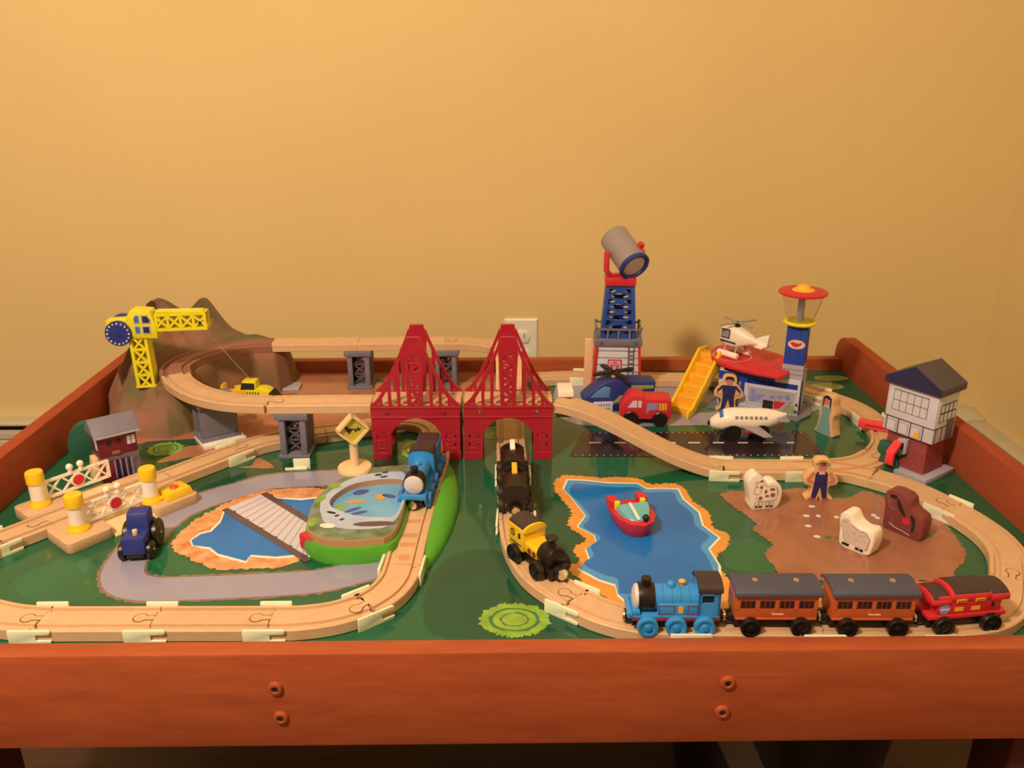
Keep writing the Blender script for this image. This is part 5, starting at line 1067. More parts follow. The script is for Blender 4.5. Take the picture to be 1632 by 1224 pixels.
# ---------------------------------------------------------------- airport building, stairs, white helicopter
SA = math.radians(-26.8); SO = (0.342, -0.166)
t = thing('airport_building', 'toy airport building with red helipad roof and blue control tower', 'toy building', (*SO, 0), SA)
SW, SD = 0.122, 0.055
MB().prism([(-0.012, -0.018), (SW + 0.004, -0.014), (SW + 0.018, 0.02), (SW + 0.012, SD + 0.01), (-0.008, SD + 0.006)], 0, 0.0035).build('base_plate', GREY, t, 0.0008)
wl = MB(); wl.box(0, SW, 0, 0.004, 0.0035, 0.060); wl.box(0, SW, SD - 0.004, SD, 0.0035, 0.064); wl.box(0, 0.004, 0.004, SD - 0.004, 0.0035, 0.064); wl.box(SW - 0.004, SW, 0.004, SD - 0.004, 0.0035, 0.060)
wl.build('building_shell', PAPER, t, 0.0005)
MB().box(-0.0003, SW - 0.038, -0.0004, 0.001, 0.046, 0.0595).build('corrugated_band', BLUEC, t)
MB().box(0.034, 0.040, -0.0004, 0.001, 0.027, 0.046).build('corrugated_band', BLUEC, t)
MB().box(0.044, SW - 0.004, -0.0004, 0.001, 0.0455, 0.0535).build('corrugated_band', BLUEC, t)
for a, b in ((0.004, 0.017), (0.018, 0.032)):
    d = MB().box(a, b, -0.0006, 0.001, 0.0045, 0.0405).build('door', PAPER, t)
    mb = MB()
    for q in ((a, a + 0.0008, 0.0045, 0.0405), (b - 0.0008, b, 0.0045, 0.0405), (a, b, 0.0397, 0.0405)): mb.box(q[0], q[1], -0.0010, 0, q[2], q[3])
    mb.build('door_frame', LINE, d)
w = MB().box(0.046, SW - 0.006, -0.0008, 0.001, 0.0145, 0.0405).build('display_window', GREYL, t)
mb = MB()
for q in ((0.0445, SW - 0.0045, 0.0400, 0.0418), (0.0445, SW - 0.0045, 0.0132, 0.0148), (0.0445, 0.0462, 0.0132, 0.0418), (SW - 0.0062, SW - 0.0045, 0.0132, 0.0418)): mb.box(q[0], q[1], -0.0014, 0, q[2], q[3])
mb.build('window_frame', PAPER, w)
mb = MB()
for cx, cz, rx, rz in ((0.054, 0.0325, 0.0042, 0.005), (0.054, 0.0225, 0.0055, 0.006), (0.063, 0.026, 0.004, 0.0055), (0.069, 0.029, 0.0022, 0.003), (0.083, 0.0285, 0.0042, 0.003), (0.094, 0.0305, 0.0045, 0.003), (0.105, 0.0315, 0.0038, 0.0045)): mb.xz(circ(cx, cz, rx, 14, ry=rz), -0.0012, -0.0004)
mb.build('printed_silhouettes', LILAC, w)
for q, m, nm in (((0.070, 0.085, 0.0085, 0.0225), BLKM, 'printed_dark_box'), ((0.0865, 0.104, 0.0085, 0.0235), REDB, 'printed_red_box'), ((0.1055, 0.116, 0.0085, 0.020), STRIPE, 'printed_green_box')):
    MB().box(q[0], q[1], -0.0018, 0, q[2], q[3]).build(nm, m, t)
MB().cyl((0.119, -0.0026, 0.0115), (0.119, -0.0005, 0.0115), 0.0022, n=14).build('knob', CHROME, t); MB().cyl((0.119, -0.0026, 0.0225), (0.119, -0.0005, 0.0225), 0.0016, n=10).build('knob', BLKM, t)
for k in range(9): MB().box(0.036 + k * 0.0095, 0.043 + k * 0.0095, -0.0006, 0.001, 0.0045, 0.0078).build('printed_brick', GREYL, t)
# roof slab with rounded helipad end
roof = [tuple((RZ(-SA) @ Vector((x - SO[0], y - SO[1], 0)))[:2]) for x, y in [(0.3375, -0.1125), (0.3347, -0.138), (0.3377, -0.1626), (0.349, -0.1836), (0.3833, -0.2157), (0.4106, -0.234), (0.4184, -0.2328), (0.4293, -0.2191), (0.4431, -0.1965), (0.4535, -0.1732), (0.4593, -0.1551), (0.4434, -0.1268), (0.4217, -0.0972), (0.4059, -0.0803), (0.3891, -0.0732), (0.3711, -0.0747), (0.352, -0.0897)]]
rf = MB().prism(roof, 0.0675, 0.0735).build('roof', REDB, t, 0.0015)
mb = MB(); c = circ(0.010, 0.036, 0.030, 40); ci = circ(0.010, 0.036, 0.0285, 40)
mb.poly([(x, y, 0.0738) for x, y in c] + [(x, y, 0.0738) for x, y in ci], [(i, (i + 1) % 40, 40 + (i + 1) % 40, 40 + i) for i in range(40)]); mb.build('painted_circle', PINK, rf, smooth=0)
for x, y in ((0.004, 0.006), (0.004, SD - 0.006), (0.086, SD - 0.006)): MB().box(x - 0.0025, x + 0.0025, y - 0.0025, y + 0.0025, 0.058, 0.0676).build('roof_post', PAPER, t)
MB().box(0.008, 0.088, SD - 0.005, SD - 0.0038, 0.060, 0.0672).build('inner_print', LIMEP2, t)
# control tower
x0, x1, y0, y1 = 0.0925, 0.1225, 0.004, 0.028
tw = MB().box(x0, x1, y0, y1, 0.0035, 0.1435).build('control_tower', BLUEC, t, 0.0005)
MB().box(x0 - 0.0004, x1 + 0.0004, y0 - 0.0004, y1 + 0.0004, 0.0600, 0.0830).build('grey_band', GREYL, t)
mb = MB()
for k in range(1, 3): mb.box(x0 - 0.0007, x1 + 0.0007, y0 - 0.0007, y1 + 0.0007, 0.0600 + 0.0076 * k, 0.0606 + 0.0076 * k)
mb.build('band_joint', LINE, t)
MB().box(x1 - 0.001, x1 + 0.0005, y0 + 0.002, y1 - 0.002, 0.090, 0.134).build('side_print', mat('tower_side_print', C(96, 62, 50), 0.5, 0.5, 60), t)
oc, oz = (x0 + x1) / 2 + 0.001, 0.115
MB().xz(circ(oc, oz, 0.0125, 28, ry=0.0072), y0 - 0.0010, y0 + 0.001).build('oval_emblem', YELO, tw)
MB().xz(circ(oc, oz, 0.0112, 28, ry=0.0060), y0 - 0.0013, y0 + 0.001).build('oval_field', PAPER, tw)
MB().xz([(oc - 0.0095, oz + 0.003), (oc - 0.004, oz + 0.0035), (oc + 0.001, oz + 0.002), (oc + 0.0085, oz + 0.0038), (oc + 0.006, oz - 0.001), (oc - 0.001, oz - 0.0042), (oc - 0.006, oz - 0.0022)], y0 - 0.0016, y0).build('red_mark', REDB, tw)
cc = T((x0 + x1) / 2, (y0 + y1) / 2, 0)
MB().lathe([(0.0195, 0.1435), (0.0232, 0.1445), (0.0240, 0.1470), (0.0225, 0.1488), (0.0004, 0.1490)], 32, cc).build('yellow_collar', YELC, t)
MB().lathe([(0.0185, 0.1491), (0.0305, 0.1895), (0.0295, 0.1895), (0.0176, 0.1496)], 36, cc, cap=False).build('glass_cabin', CLEAR, t)
MB().cyl((0, 0, 0.1490), (0, 0, 0.1895), 0.0052, n=14, M=cc).build('inner_column', GREYL, t)
MB().lathe([(0.0004, 0.1892), (0.0330, 0.1892), (0.0350, 0.1905), (0.0350, 0.1928), (0.0325, 0.1945), (0.0004, 0.1955)], 36, cc).build('red_lid', REDB, t)
MB().lathe([(0.0165, 0.1948), (0.0150, 0.1965), (0.0110, 0.1975), (0.0098, 0.1995), (0.0080, 0.2022), (0.0004, 0.2038)], 28, cc).build('yellow_beacon', YELO, t)

# yellow stairs
t = thing('toy_stairs', 'yellow plastic stairs leading up to the red helipad roof', 'toy stairs', (0.2755, -0.2045, 0), math.radians(52))
run, rise, hwid = 0.108, 0.072, 0.0150
for s in (-1, 1):
    a, b = (s * hwid, s * (hwid + 0.005)); 
    MB().xz([(-0.010, 0.0), (0.006, 0.0), (run - 0.012, rise - 0.016), (run + 0.016, rise - 0.010), (run + 0.016, rise + 0.006), (run - 0.016, rise + 0.010), (0.004, 0.014), (-0.010, 0.012)], min(a, b), max(a, b)).build('side_wall', YEL, t, 0.0015)
ns = 6
for k in range(ns):
    x = 0.002 + (run - 0.016) * k / (ns - 1); z = 0.004 + (rise - 0.012) * k / (ns - 1)
    MB().loft([[(x, y, z - 0.004), (x + 0.020, y, z + 0.0075), (x + 0.020, y, z + 0.0095), (x + 0.001, y, z + 0.0085), (x, y, z + 0.0075)] for y in (-hwid - 0.0005, hwid + 0.0005)]).build('step', YELO, t, 0.0006)
MB().box(run - 0.006, run + 0.016, -hwid, hwid, rise - 0.009, rise - 0.004).build('landing', YELO, t, 0.0006)

# white helicopter on the roof
wp = Vector((*SO, 0)) + RZ(SA) @ Vector((0.018, 0.036, 0))
t = thing('toy_helicopter', 'white toy helicopter with grey rotor parked on the red roof', 'toy helicopter', (wp.x, wp.y, 0.0738), math.radians(-52)); t.scale = (1.15, 1.15, 1.15)
rings = []
for x, hy, zb, zt in ((-0.026, 0.006, 0.020, 0.034), (-0.024, 0.0105, 0.015, 0.0385), (-0.012, 0.0125, 0.013, 0.0415), (0.002, 0.0125, 0.0135, 0.0415), (0.012, 0.0095, 0.018, 0.037), (0.024, 0.0050, 0.0225, 0.032), (0.036, 0.0035, 0.024, 0.029)):
    rings.append([(x, hy * (1 if abs(math.cos(a)) > 0.3 else 0.8) * (1 if math.cos(a) > 0 else -1) * abs(math.cos(a)) ** 0.6, (zb + zt) / 2 + (zt - zb) / 2 * (1 if math.sin(a) > 0 else -1) * abs(math.sin(a)) ** 0.6) for a in [2 * PI * k / 20 for k in range(20)]])
MB().loft(rings).build('body', WHITE, t, smooth=60)
for s in (-1, 1):
    a, b = sorted((s * 0.0121, s * 0.0131))
    q = MB().box(-0.020, -0.006, a, b, 0.026, 0.0385).build('door_print', NAVYD, t); MB().box(-0.0188, -0.0072, a - (0.0002 if s < 0 else 0), b + (0.0002 if s > 0 else 0), 0.0275, 0.0372).build('door_window', SILVER, q)
    MB().box(-0.021, 0.004, a, b, 0.0205, 0.0225).build('navy_stripe', NAVYD, t)
    MB().cyl((-0.022, s * 0.0135, 0.0045), (0.010, s * 0.0135, 0.0045), 0.0044, n=16).build('float', WHITE, t, 0.0012)
    for x in (-0.014, 0.004): MB().cyl((x, s * 0.0130, 0.006), (x, s * 0.0085, 0.016), 0.0014, n=8).build('float_strut', SILVER, t)
MB().loft([[(0.026, -0.0022, 0.020), (0.046, -0.0022, 0.022), (0.046, 0.0022, 0.022), (0.026, 0.0022, 0.020)], [(0.030, -0.0015, 0.034), (0.048, -0.0015, 0.042), (0.048, 0.0015, 0.042), (0.030, 0.0015, 0.034)]]).build('tail_fin', WHITE, t, 0.001)
MB().box(0.034, 0.046, -0.0135, 0.0135, 0.0235, 0.0262).build('tail_plane', WHITE, t, 0.001)
MB().cyl((-0.004, 0, 0.040), (-0.004, 0, 0.0465), 0.0038, n=14).build('rotor_hub', BLK, t)
for a in (75, 165):
    MB().prism(rrect(-0.030, 0.030, -0.0024, 0.0024, 0.0022), 0.0465, 0.0480, T(-0.004, 0, 0) @ RZ(math.radians(a))).build('rotor_blade', SILVER, t, 0.0004)

# ---------------------------------------------------------------- white airplane
t = thing('toy_airplane', 'white toy airplane with grey wings and black wheels on the runway', 'toy airplane', (0.3585, -0.288, 0), math.radians(-3))
rings = []
for x, r, zc in ((-0.057, 0.003, 0.0215), (-0.054, 0.0075, 0.022), (-0.044, 0.0125, 0.0245), (-0.036, 0.0155, 0.0270), (-0.026, 0.0160, 0.0285), (0.000, 0.0160, 0.0285), (0.022, 0.0150, 0.0290), (0.038, 0.0105, 0.0310), (0.050, 0.005, 0.0335)):
    rings.append([(x, r * math.cos(a), zc + r * math.sin(a)) for a in [2 * PI * k / 24 for k in range(24)]])
MB().loft(rings).build('fuselage', WHITE, t, smooth=70)
MB().ball((-0.0565, 0, 0.0215), 0.0036, 14).build('nose', BLK, t)
BLUEW = mat('cockpit_blue', C(56, 96, 140), 0.25, 0.05)
for s in (-1, 1): MB().loft([[(-0.0440, s * 0.0015, 0.0366), (-0.0440, s * 0.0095, 0.0330), (-0.0400, s * 0.0110, 0.0362), (-0.0395, s * 0.0015, 0.0412)], [(-0.0445, s * 0.0015, 0.0376), (-0.0447, s * 0.0098, 0.0338), (-0.0406, s * 0.0114, 0.0370), (-0.0400, s * 0.0015, 0.0422)]]).build('cockpit_window', BLUEW, t)
for k in range(7):
    for s in (-1, 1):
        M = T(-0.022 + k * 0.0068, 0, 0.0285) @ Matrix.Rotation(s * math.radians(26), 4, 'X'); a, b = sorted((s * 0.0157, s * 0.0163 if k < 6 else s * 0.0160))
        if k == 6: a, b = sorted((s * 0.0150, s * 0.0158))
        wn = MB().box(-0.0019, 0.0019, a, b, -0.0019, 0.0019, M).build('cabin_window', NAVYD, t)
        MB().box(-0.0010, 0.0010, a - (0.0002 if s < 0 else 0), b + (0.0002 if s > 0 else 0), -0.0010, 0.0010, M).build('pane', GREYL, wn)
for s in (-1, 1):
    MB().loft([[(-0.018, s * 0.012, 0.0205), (0.010, s * 0.012, 0.0205), (0.024, s * 0.040, 0.0165), (0.012, s * 0.042, 0.0165)], [(-0.018, s * 0.012, 0.0245), (0.010, s * 0.012, 0.0235), (0.024, s * 0.040, 0.0185), (0.012, s * 0.042, 0.0185)]]).build('wing', SILVER, t, 0.0008)
    MB().box(0.036, 0.050, min(s * 0.002, s * 0.024), max(s * 0.002, s * 0.024), 0.0330, 0.0352).build('tail_plane', SILVER, t, 0.0006)
    for x, r in ((-0.026, 0.0125), (0.014, 0.0125)):
        M = T(x, s * 0.0130, r) @ Matrix.Rotation(-s * PI / 2, 4, 'X'); MB().lathe([(0.001, -0.005), (r * 0.94, -0.005), (r, -0.004), (r, 0.001), (r * 0.9, 0.002), (0.0004, 0.0022)], 24, M).build('wheel', BLK, t)
    MB().cyl((0.002, s * 0.0185, 0.0165), (-0.010, s * 0.0185, 0.0165), 0.0036, n=14).build('engine_pod', REDB if s < 0 else SILVER, t)
MB().xz([(0.034, 0.038), (0.046, 0.038), (0.058, 0.056), (0.051, 0.056)], -0.0014, 0.0014).build('tail_fin', SILVER, t, 0.0006)

# ---------------------------------------------------------------- flat wooden people
FIGW = mat('figure_wood', C(224, 158, 88), 0.5, 0.06, 40)
def figure(name, label, loc, rz, outline, prints, th=0.009, H=0.058):
    t = thing(name, label, 'toy figure', loc, rz); k = H / 1.0
    MB().xz(smoothc([(x * k, z * k) for x, z in outline], 4), 0.0, th).build('body', FIGW, t, 0.0010)
    for nm, m, pts, sm in prints:
        p = [(x * k, z * k) for x, z in pts]; MB().xz(smoothc(p, 3) if sm else p, -0.0004, 0.0006).build(nm, m, t, smooth=0)
    return t
man = [(-0.26, 0.0), (-0.05, 0.0), (0.0, 0.10), (0.05, 0.0), (0.26, 0.0), (0.30, 0.06), (0.20, 0.14), (0.19, 0.34), (0.34, 0.40), (0.36, 0.52), (0.22, 0.72), (0.17, 0.76), (0.18, 0.90), (0.10, 0.99), (-0.10, 0.99), (-0.18, 0.90), (-0.17, 0.76), (-0.22, 0.72), (-0.36, 0.52), (-0.34, 0.40), (-0.19, 0.34), (-0.20, 0.14), (-0.30, 0.06)]
trou = [(-0.17, 0.06), (-0.07, 0.06), (0.0, 0.34), (0.07, 0.06), (0.17, 0.06), (0.14, 0.42), (-0.14, 0.42)]
PRNAVY = mat('print_navy', C(44, 34, 66), 0.5, 0.08)
HAIRB = mat('print_hair_dark', C(44, 26, 26), 0.5); HATM = mat('print_hat', C(172, 116, 60), 0.5, 0.06)
figure('toy_figure', 'flat wooden figure in dark blue uniform with arms at the hips beside the stairs', (0.3525, -0.190, 0), math.radians(-14), man,
       [('trousers', PRNAVY, trou, 0), ('shirt', PRNAVY, [(-0.14, 0.40), (0.14, 0.40), (0.17, 0.62), (0.27, 0.52), (0.30, 0.57), (0.18, 0.71), (-0.18, 0.71), (-0.30, 0.57), (-0.27, 0.52), (-0.17, 0.62)], 0), ('shoe', BLKM, [(-0.24, 0.02), (-0.07, 0.02), (-0.07, 0.07), (-0.16, 0.08)], 0), ('shoe', BLKM, [(0.24, 0.02), (0.07, 0.02), (0.07, 0.07), (0.16, 0.08)], 0),
        ('face', SKIN, circ(0, 0.80, 0.085, 12, ry=0.095), 0), ('hair', HAIRB, [(-0.11, 0.80), (-0.07, 0.86), (0.07, 0.86), (0.11, 0.80), (0.10, 0.92), (0.04, 0.95), (-0.04, 0.95), (-0.10, 0.92)], 1),
        ('arm', SKIN, [(-0.27, 0.52), (-0.30, 0.57), (-0.31, 0.47), (-0.18, 0.41), (-0.16, 0.45), (-0.25, 0.48)], 0), ('arm', SKIN, [(0.27, 0.52), (0.30, 0.57), (0.31, 0.47), (0.18, 0.41), (0.16, 0.45), (0.25, 0.48)], 0)], 0.010, 0.060)
figure('toy_figure', 'flat wooden farmer figure in blue overalls and straw hat at the brown field', (0.3925, -0.482, 0), math.radians(-4), man,
       [('overalls', PRNAVY, trou, 0), ('overalls_bib', PRNAVY, [(-0.14, 0.40), (0.14, 0.40), (0.13, 0.64), (0.10, 0.70), (0.07, 0.70), (0.07, 0.63), (-0.07, 0.63), (-0.07, 0.70), (-0.10, 0.70), (-0.13, 0.64)], 0),
        ('sleeve', SKIN, [(-0.14, 0.66), (-0.20, 0.70), (-0.31, 0.52), (-0.28, 0.43), (-0.15, 0.41), (-0.15, 0.46), (-0.22, 0.50)], 0), ('sleeve', SKIN, [(0.14, 0.66), (0.20, 0.70), (0.31, 0.52), (0.28, 0.43), (0.15, 0.41), (0.15, 0.46), (0.22, 0.50)], 0),
        ('face', SKIN, circ(0, 0.80, 0.09, 12, ry=0.095), 0), ('hat_brim', HATM, circ(0, 0.88, 0.16, 14, ry=0.05), 0), ('hat_crown', HATM, circ(0, 0.92, 0.09, 12, ry=0.055), 0), ('neck', PINK, [(-0.05, 0.64), (0.05, 0.64), (0.04, 0.71), (-0.04, 0.71)], 0),
        ('boot', MARK, [(-0.24, 0.02), (-0.07, 0.02), (-0.07, 0.07), (-0.16, 0.08)], 0), ('boot', MARK, [(0.24, 0.02), (0.07, 0.02), (0.07, 0.07), (0.16, 0.08)], 0)], 0.013, 0.056)
woman = [(-0.24, 0.0), (0.26, 0.0), (0.24, 0.16), (0.20, 0.40), (0.24, 0.56), (0.17, 0.74), (0.15, 0.90), (0.08, 0.98), (-0.08, 0.98), (-0.15, 0.90), (-0.17, 0.74), (-0.22, 0.56), (-0.18, 0.40), (-0.22, 0.14)]
figure('toy_figure', 'flat wooden woman figure in a pale green dress, turned sideways near the branch track', (0.4705, -0.279, 0), math.radians(-62), woman,
       [('dress', TEALF, [(-0.20, 0.02), (0.20, 0.02), (0.15, 0.30), (0.10, 0.50), (0.15, 0.68), (-0.15, 0.68), (-0.10, 0.50), (-0.15, 0.30)], 0), ('face', SKIN, circ(0, 0.82, 0.075, 12, ry=0.09), 0), ('hair', HAIRB, [(-0.12, 0.66), (-0.08, 0.72), (-0.08, 0.88), (0.08, 0.88), (0.08, 0.72), (0.12, 0.66), (0.12, 0.90), (0.05, 0.96), (-0.05, 0.96), (-0.12, 0.90)], 0)], 0.016, 0.062)

# ---------------------------------------------------------------- flat wooden animals
t = thing('toy_cow', 'white wooden cow block with brown spots on the brown field', 'toy animal', (0.3165, -0.503, 0), math.radians(6))
MB().xz(smoothc([(-0.012, 0.0), (0.015, 0.0), (0.0225, 0.010), (0.0225, 0.026), (0.017, 0.034), (0.009, 0.036), (0.002, 0.033), (-0.002, 0.042), (-0.010, 0.047), (-0.017, 0.042), (-0.0195, 0.034), (-0.0175, 0.022), (-0.015, 0.012)], 4), 0.0, 0.018).build('body', WHITE, t, 0.0015)
for nm, m, cx, cz, rx, rz in (('spot', MARK, 0.011, 0.026, 0.0035, 0.002), ('spot', MARK, 0.012, 0.0185, 0.003, 0.003), ('spot', MARK, 0.003, 0.0235, 0.0018, 0.0026), ('spot', MARK, 0.005, 0.0175, 0.0026, 0.0016), ('spot', MARK, -0.003, 0.015, 0.0025, 0.0024), ('forelock', MARK, -0.0035, 0.0375, 0.002, 0.0016), ('eye_patch', MARK, -0.0035, 0.0295, 0.0018, 0.002), ('eye', MARK, -0.0085, 0.0300, 0.0009, 0.0009)):
    MB().xz(jag(circ(cx, cz, rx, 12, ry=rz), 0.001, 0.0005, int(cx * 9999) % 97), -0.0003, 0.0005).build(nm, m, t, smooth=0)
def outline_print(t, pts, name='ink_line', r=0.00028, m=LINE, y=-0.0001):
    MB().tube([(x, y, z) for x, z in pts], r, 5).build(name, m, t)
outline_print(t, [(-0.0115, 0.026), (-0.0120, 0.022), (-0.008, 0.0195), (-0.004, 0.0215), (-0.002, 0.027), (-0.001, 0.034)]); outline_print(t, [(-0.012, 0.0345), (-0.009, 0.0375), (-0.006, 0.0370), (-0.010, 0.0335), (-0.0115, 0.026)])
outline_print(t, [(0.0005, 0.034), (0.003, 0.035), (0.0035, 0.032), (0.001, 0.031)]); outline_print(t, [(0.003, 0.030), (0.010, 0.0305), (0.016, 0.029), (0.0175, 0.022), (0.0165, 0.012), (0.012, 0.0105), (-0.002, 0.0105), (-0.007, 0.012), (-0.0085, 0.017)]); outline_print(t, [(0.0165, 0.028), (0.0185, 0.024), (0.0185, 0.0165)])
for x in (-0.0070, -0.0020, 0.0065, 0.0115):
    outline_print(t, [(x - 0.0018, 0.0105), (x - 0.0018, 0.004)]); outline_print(t, [(x + 0.0018, 0.0105), (x + 0.0018, 0.004)]); MB().box(x - 0.0019, x + 0.0019, -0.0004, 0.0005, 0.0024, 0.0044).build('hoof', BLKM, t)
t = thing('toy_sheep', 'white wooden sheep block with a line-drawn fleece on the brown field', 'toy animal', (0.3905, -0.600, 0), math.radians(-50))
MB().xz(smoothc([(-0.016, 0.0), (0.013, 0.0), (0.0185, 0.008), (0.0200, 0.022), (0.016, 0.031), (0.006, 0.030), (-0.003, 0.034), (-0.009, 0.042), (-0.017, 0.042), (-0.0215, 0.035), (-0.020, 0.020)], 4), 0.0, 0.021).build('body', WHITE, t, 0.0022, 3)
FLEE = mat('print_fleece', C(214, 170, 128), 0.5, 0.05)
MB().xz(smoothc([(-0.017, 0.034), (-0.011, 0.036), (-0.006, 0.030), (0.004, 0.026), (0.011, 0.027), (0.016, 0.020), (0.014, 0.009), (0.006, 0.0075), (-0.010, 0.0075), (-0.014, 0.012), (-0.015, 0.020), (-0.019, 0.026)], 3), -0.0003, 0.0006).build('printed_fleece', FLEE, t, smooth=0)
outline_print(t, [(-0.019, 0.026), (-0.015, 0.020), (-0.014, 0.012), (-0.010, 0.0075)], r=0.0004, m=CHOC); outline_print(t, [(-0.006, 0.030), (0.000, 0.0275), (0.004, 0.026), (0.0075, 0.0275), (0.011, 0.027), (0.0145, 0.023), (0.016, 0.020), (0.0145, 0.015), (0.0145, 0.009), (0.012, 0.006)], r=0.0004, m=CHOC); outline_print(t, [(-0.017, 0.034), (-0.019, 0.030), (-0.017, 0.026), (-0.013, 0.0255), (-0.009, 0.028), (-0.009, 0.033)], m=CHOC)
for x, z in ((-0.010, 0.017), (-0.006, 0.013), (-0.003, 0.020), (0.001, 0.014), (0.005, 0.020), (0.009, 0.015), (-0.014, 0.031), (0.010, 0.022)): outline_print(t, [(x + 0.0018 * math.cos(a), z + 0.0018 * math.sin(a)) for a in [PI * 1.4 * k / 8 for k in range(9)]], m=LINE)
for x in (-0.0125, -0.0085, 0.0030, 0.0080): MB().box(x - 0.0021, x + 0.0021, -0.0004, 0.0005, 0.0030, 0.0062).build('hoof', BLKM, t)
for x in (-0.016, -0.0125): MB().xz(circ(x, 0.0305, 0.0006, 8), -0.0006, 0).build('eye', CHOC, t)
t = thing('toy_horse', 'brown wooden horse block with a red and black printed saddle', 'toy animal', (0.4570, -0.566, 0), math.radians(-52))
MB().xz([(-0.0225, 0.003), (-0.020, 0.0), (0.019, 0.0), (0.023, 0.004), (0.024, 0.024), (0.021, 0.0305), (0.013, 0.0335), (0.007, 0.0375), (0.005, 0.0455), (0.000, 0.0495), (-0.013, 0.0510), (-0.021, 0.0490), (-0.0245, 0.0455), (-0.0250, 0.036), (-0.0230, 0.029), (-0.0228, 0.020)], 0.0, 0.019).build('body', HORSE, t, 0.0013, 2)
for nm, m, pts in (('forelock', BLKM, [(-0.019, 0.044), (-0.012, 0.046), (-0.010, 0.042), (-0.016, 0.041)]), ('mane', BLKM, [(-0.008, 0.042), (-0.004, 0.036), (0.002, 0.026), (0.0005, 0.024), (-0.007, 0.032), (-0.010, 0.040)]), ('tail', BLKM, [(0.0085, 0.029), (0.0135, 0.025), (0.0140, 0.012), (0.0110, 0.009), (0.0105, 0.020), (0.0075, 0.027)]), ('saddle', REDB, [(-0.001, 0.022), (0.004, 0.024), (0.0075, 0.021), (0.006, 0.016), (0.001, 0.016)])):
    MB().xz(smoothc(pts, 3), -0.0004, 0.0006).build(nm, m, t, smooth=0)
outline_print(t, [(-0.017, 0.038), (-0.018, 0.032), (-0.014, 0.028), (-0.009, 0.030)], m=SILVER); outline_print(t, [(-0.014, 0.013), (-0.012, 0.018), (-0.011, 0.012)], m=SILVER); outline_print(t, [(-0.015, 0.010), (-0.008, 0.007), (0.002, 0.006), (0.010, 0.004)], m=SILVER, r=0.0005); outline_print(t, [(-0.020, 0.044), (-0.0205, 0.039), (-0.018, 0.034)], m=SILVER)

# ---------------------------------------------------------------- white and brick signal house at the right
t = thing('signal_house', 'tall white toy signal house with dark gable roof on a brick base', 'toy house', (0.547, -0.393, 0), math.radians(-56))
MB().box(-0.030, 0.0405, -0.0335, 0.0335, 0, 0.0075).build('foot_slab', GREYL, t, 0.0008)
lo = MB().loft(taper(0.0290, 0.0225, 0.0270, 0.0205, 0.0075, 0.052)).build('brick_storey', BRICK, t, 0.0006)
def brickrow(parent, M, w0, w1, z0, z1, n, rows):
    for r_ in range(rows):
        z = z0 + (z1 - z0) * r_ / rows; hh = (z1 - z0) / rows - 0.0007; f = r_ / rows; w = w0 + (w1 - w0) * f; bw_ = 2 * w / n; off = 0.5 * (r_ % 2) * bw_
        for k in range(n):
            a = -w + k * bw_ + (off if k else 0); b = min(w, -w + (k + 1) * bw_ + off - 0.0006)
            if b > a + 0.001: MB().box(a, b, -0.0006, 0.0008, z, z + hh, M).build('brick', BRICK, parent, smooth=0)
tilt = math.atan2(0.002, 0.0445)
brickrow(lo, T(0, -0.0225, 0) @ Matrix.Rotation(-tilt, 4, 'X'), 0.0285, 0.0270, 0.0080, 0.0515, 7, 10)
brickrow(lo, T(0.0290, 0, 0) @ RZ(PI / 2) @ Matrix.Rotation(-tilt, 4, 'X'), 0.0220, 0.0205, 0.0080, 0.0515, 5, 10)
up = MB().box(-0.034, 0.034, -0.0245, 0.0245, 0.052, 0.1185).build('white_storey', PAPER, t, 0.0008)
DKL = mat('print_dark', C(62, 48, 44), 0.6, 0.08)
def frontrect(nm, x0, x1, z0, z1, m, d=0.0004, par=None): return MB().box(x0, x1, -0.0245 - d, -0.0240, z0, z1).build(nm, m, par or up)
frontrect('window_frame', -0.0255, 0.0220, 0.0830, 0.1110, DKL)
for k in range(5):
    for j in range(2): frontrect('window_pane', -0.0247 + k * 0.0094, -0.0247 + k * 0.0094 + 0.0086, 0.0838 + j * 0.0136, 0.0838 + j * 0.0136 + 0.0126, PAPER, 0.0008)
frontrect('timber', -0.034, 0.034, 0.0720, 0.0732, DKL); frontrect('timber', -0.034, 0.034, 0.0520, 0.0530, DKL)
for x in (-0.0300, -0.0135, 0.0035, 0.0205): frontrect('timber', x - 0.0006, x + 0.0006, 0.0525, 0.0725, DKL)
for x in (-0.0280, -0.0115, 0.0055):
    frontrect('infill_panel', x + 0.0005, x + 0.0125, 0.0545, 0.0690, GREYL, 0.0005); frontrect('infill_panel', x + 0.0005, x + 0.0105, 0.0550, 0.0675, PAPER, 0.0007)
frontrect('lamp_print', 0.0100, 0.0160, 0.0535, 0.0625, YELO, 0.0009)
MS = T(0.034, 0, 0)
for j in range(2):
    for k in range(4):
        y0 = -0.016 + k * 0.0092; MB().box(-0.0002, 0.0006, y0 - 0.0005, y0 + 0.0080, 0.0805 + j * 0.0120, 0.0805 + j * 0.0120 + 0.0115, MS).build('side_frame', DKL, up); MB().box(0, 0.0009, y0 + 0.0004, y0 + 0.0071, 0.0814 + j * 0.0120, 0.0814 + j * 0.0120 + 0.0097, MS).build('side_pane', PAPER, up)
MB().box(0, 0.0006, -0.0245, 0.0245, 0.0720, 0.0732, MS).build('timber', DKL, up)
for y in (-0.020, -0.006, 0.008): MB().box(0, 0.0006, y, y + 0.001, 0.0525, 0.0725, MS).build('timber', DKL, up)
MB().box(0, 0.0008, 0.004, 0.020, 0.0535, 0.088, MS).build('side_door', GREYD, up)
o2 = 0.0045
ROOFD = mat('roof_brown', C(78, 60, 52), 0.6, 0.06, 80)
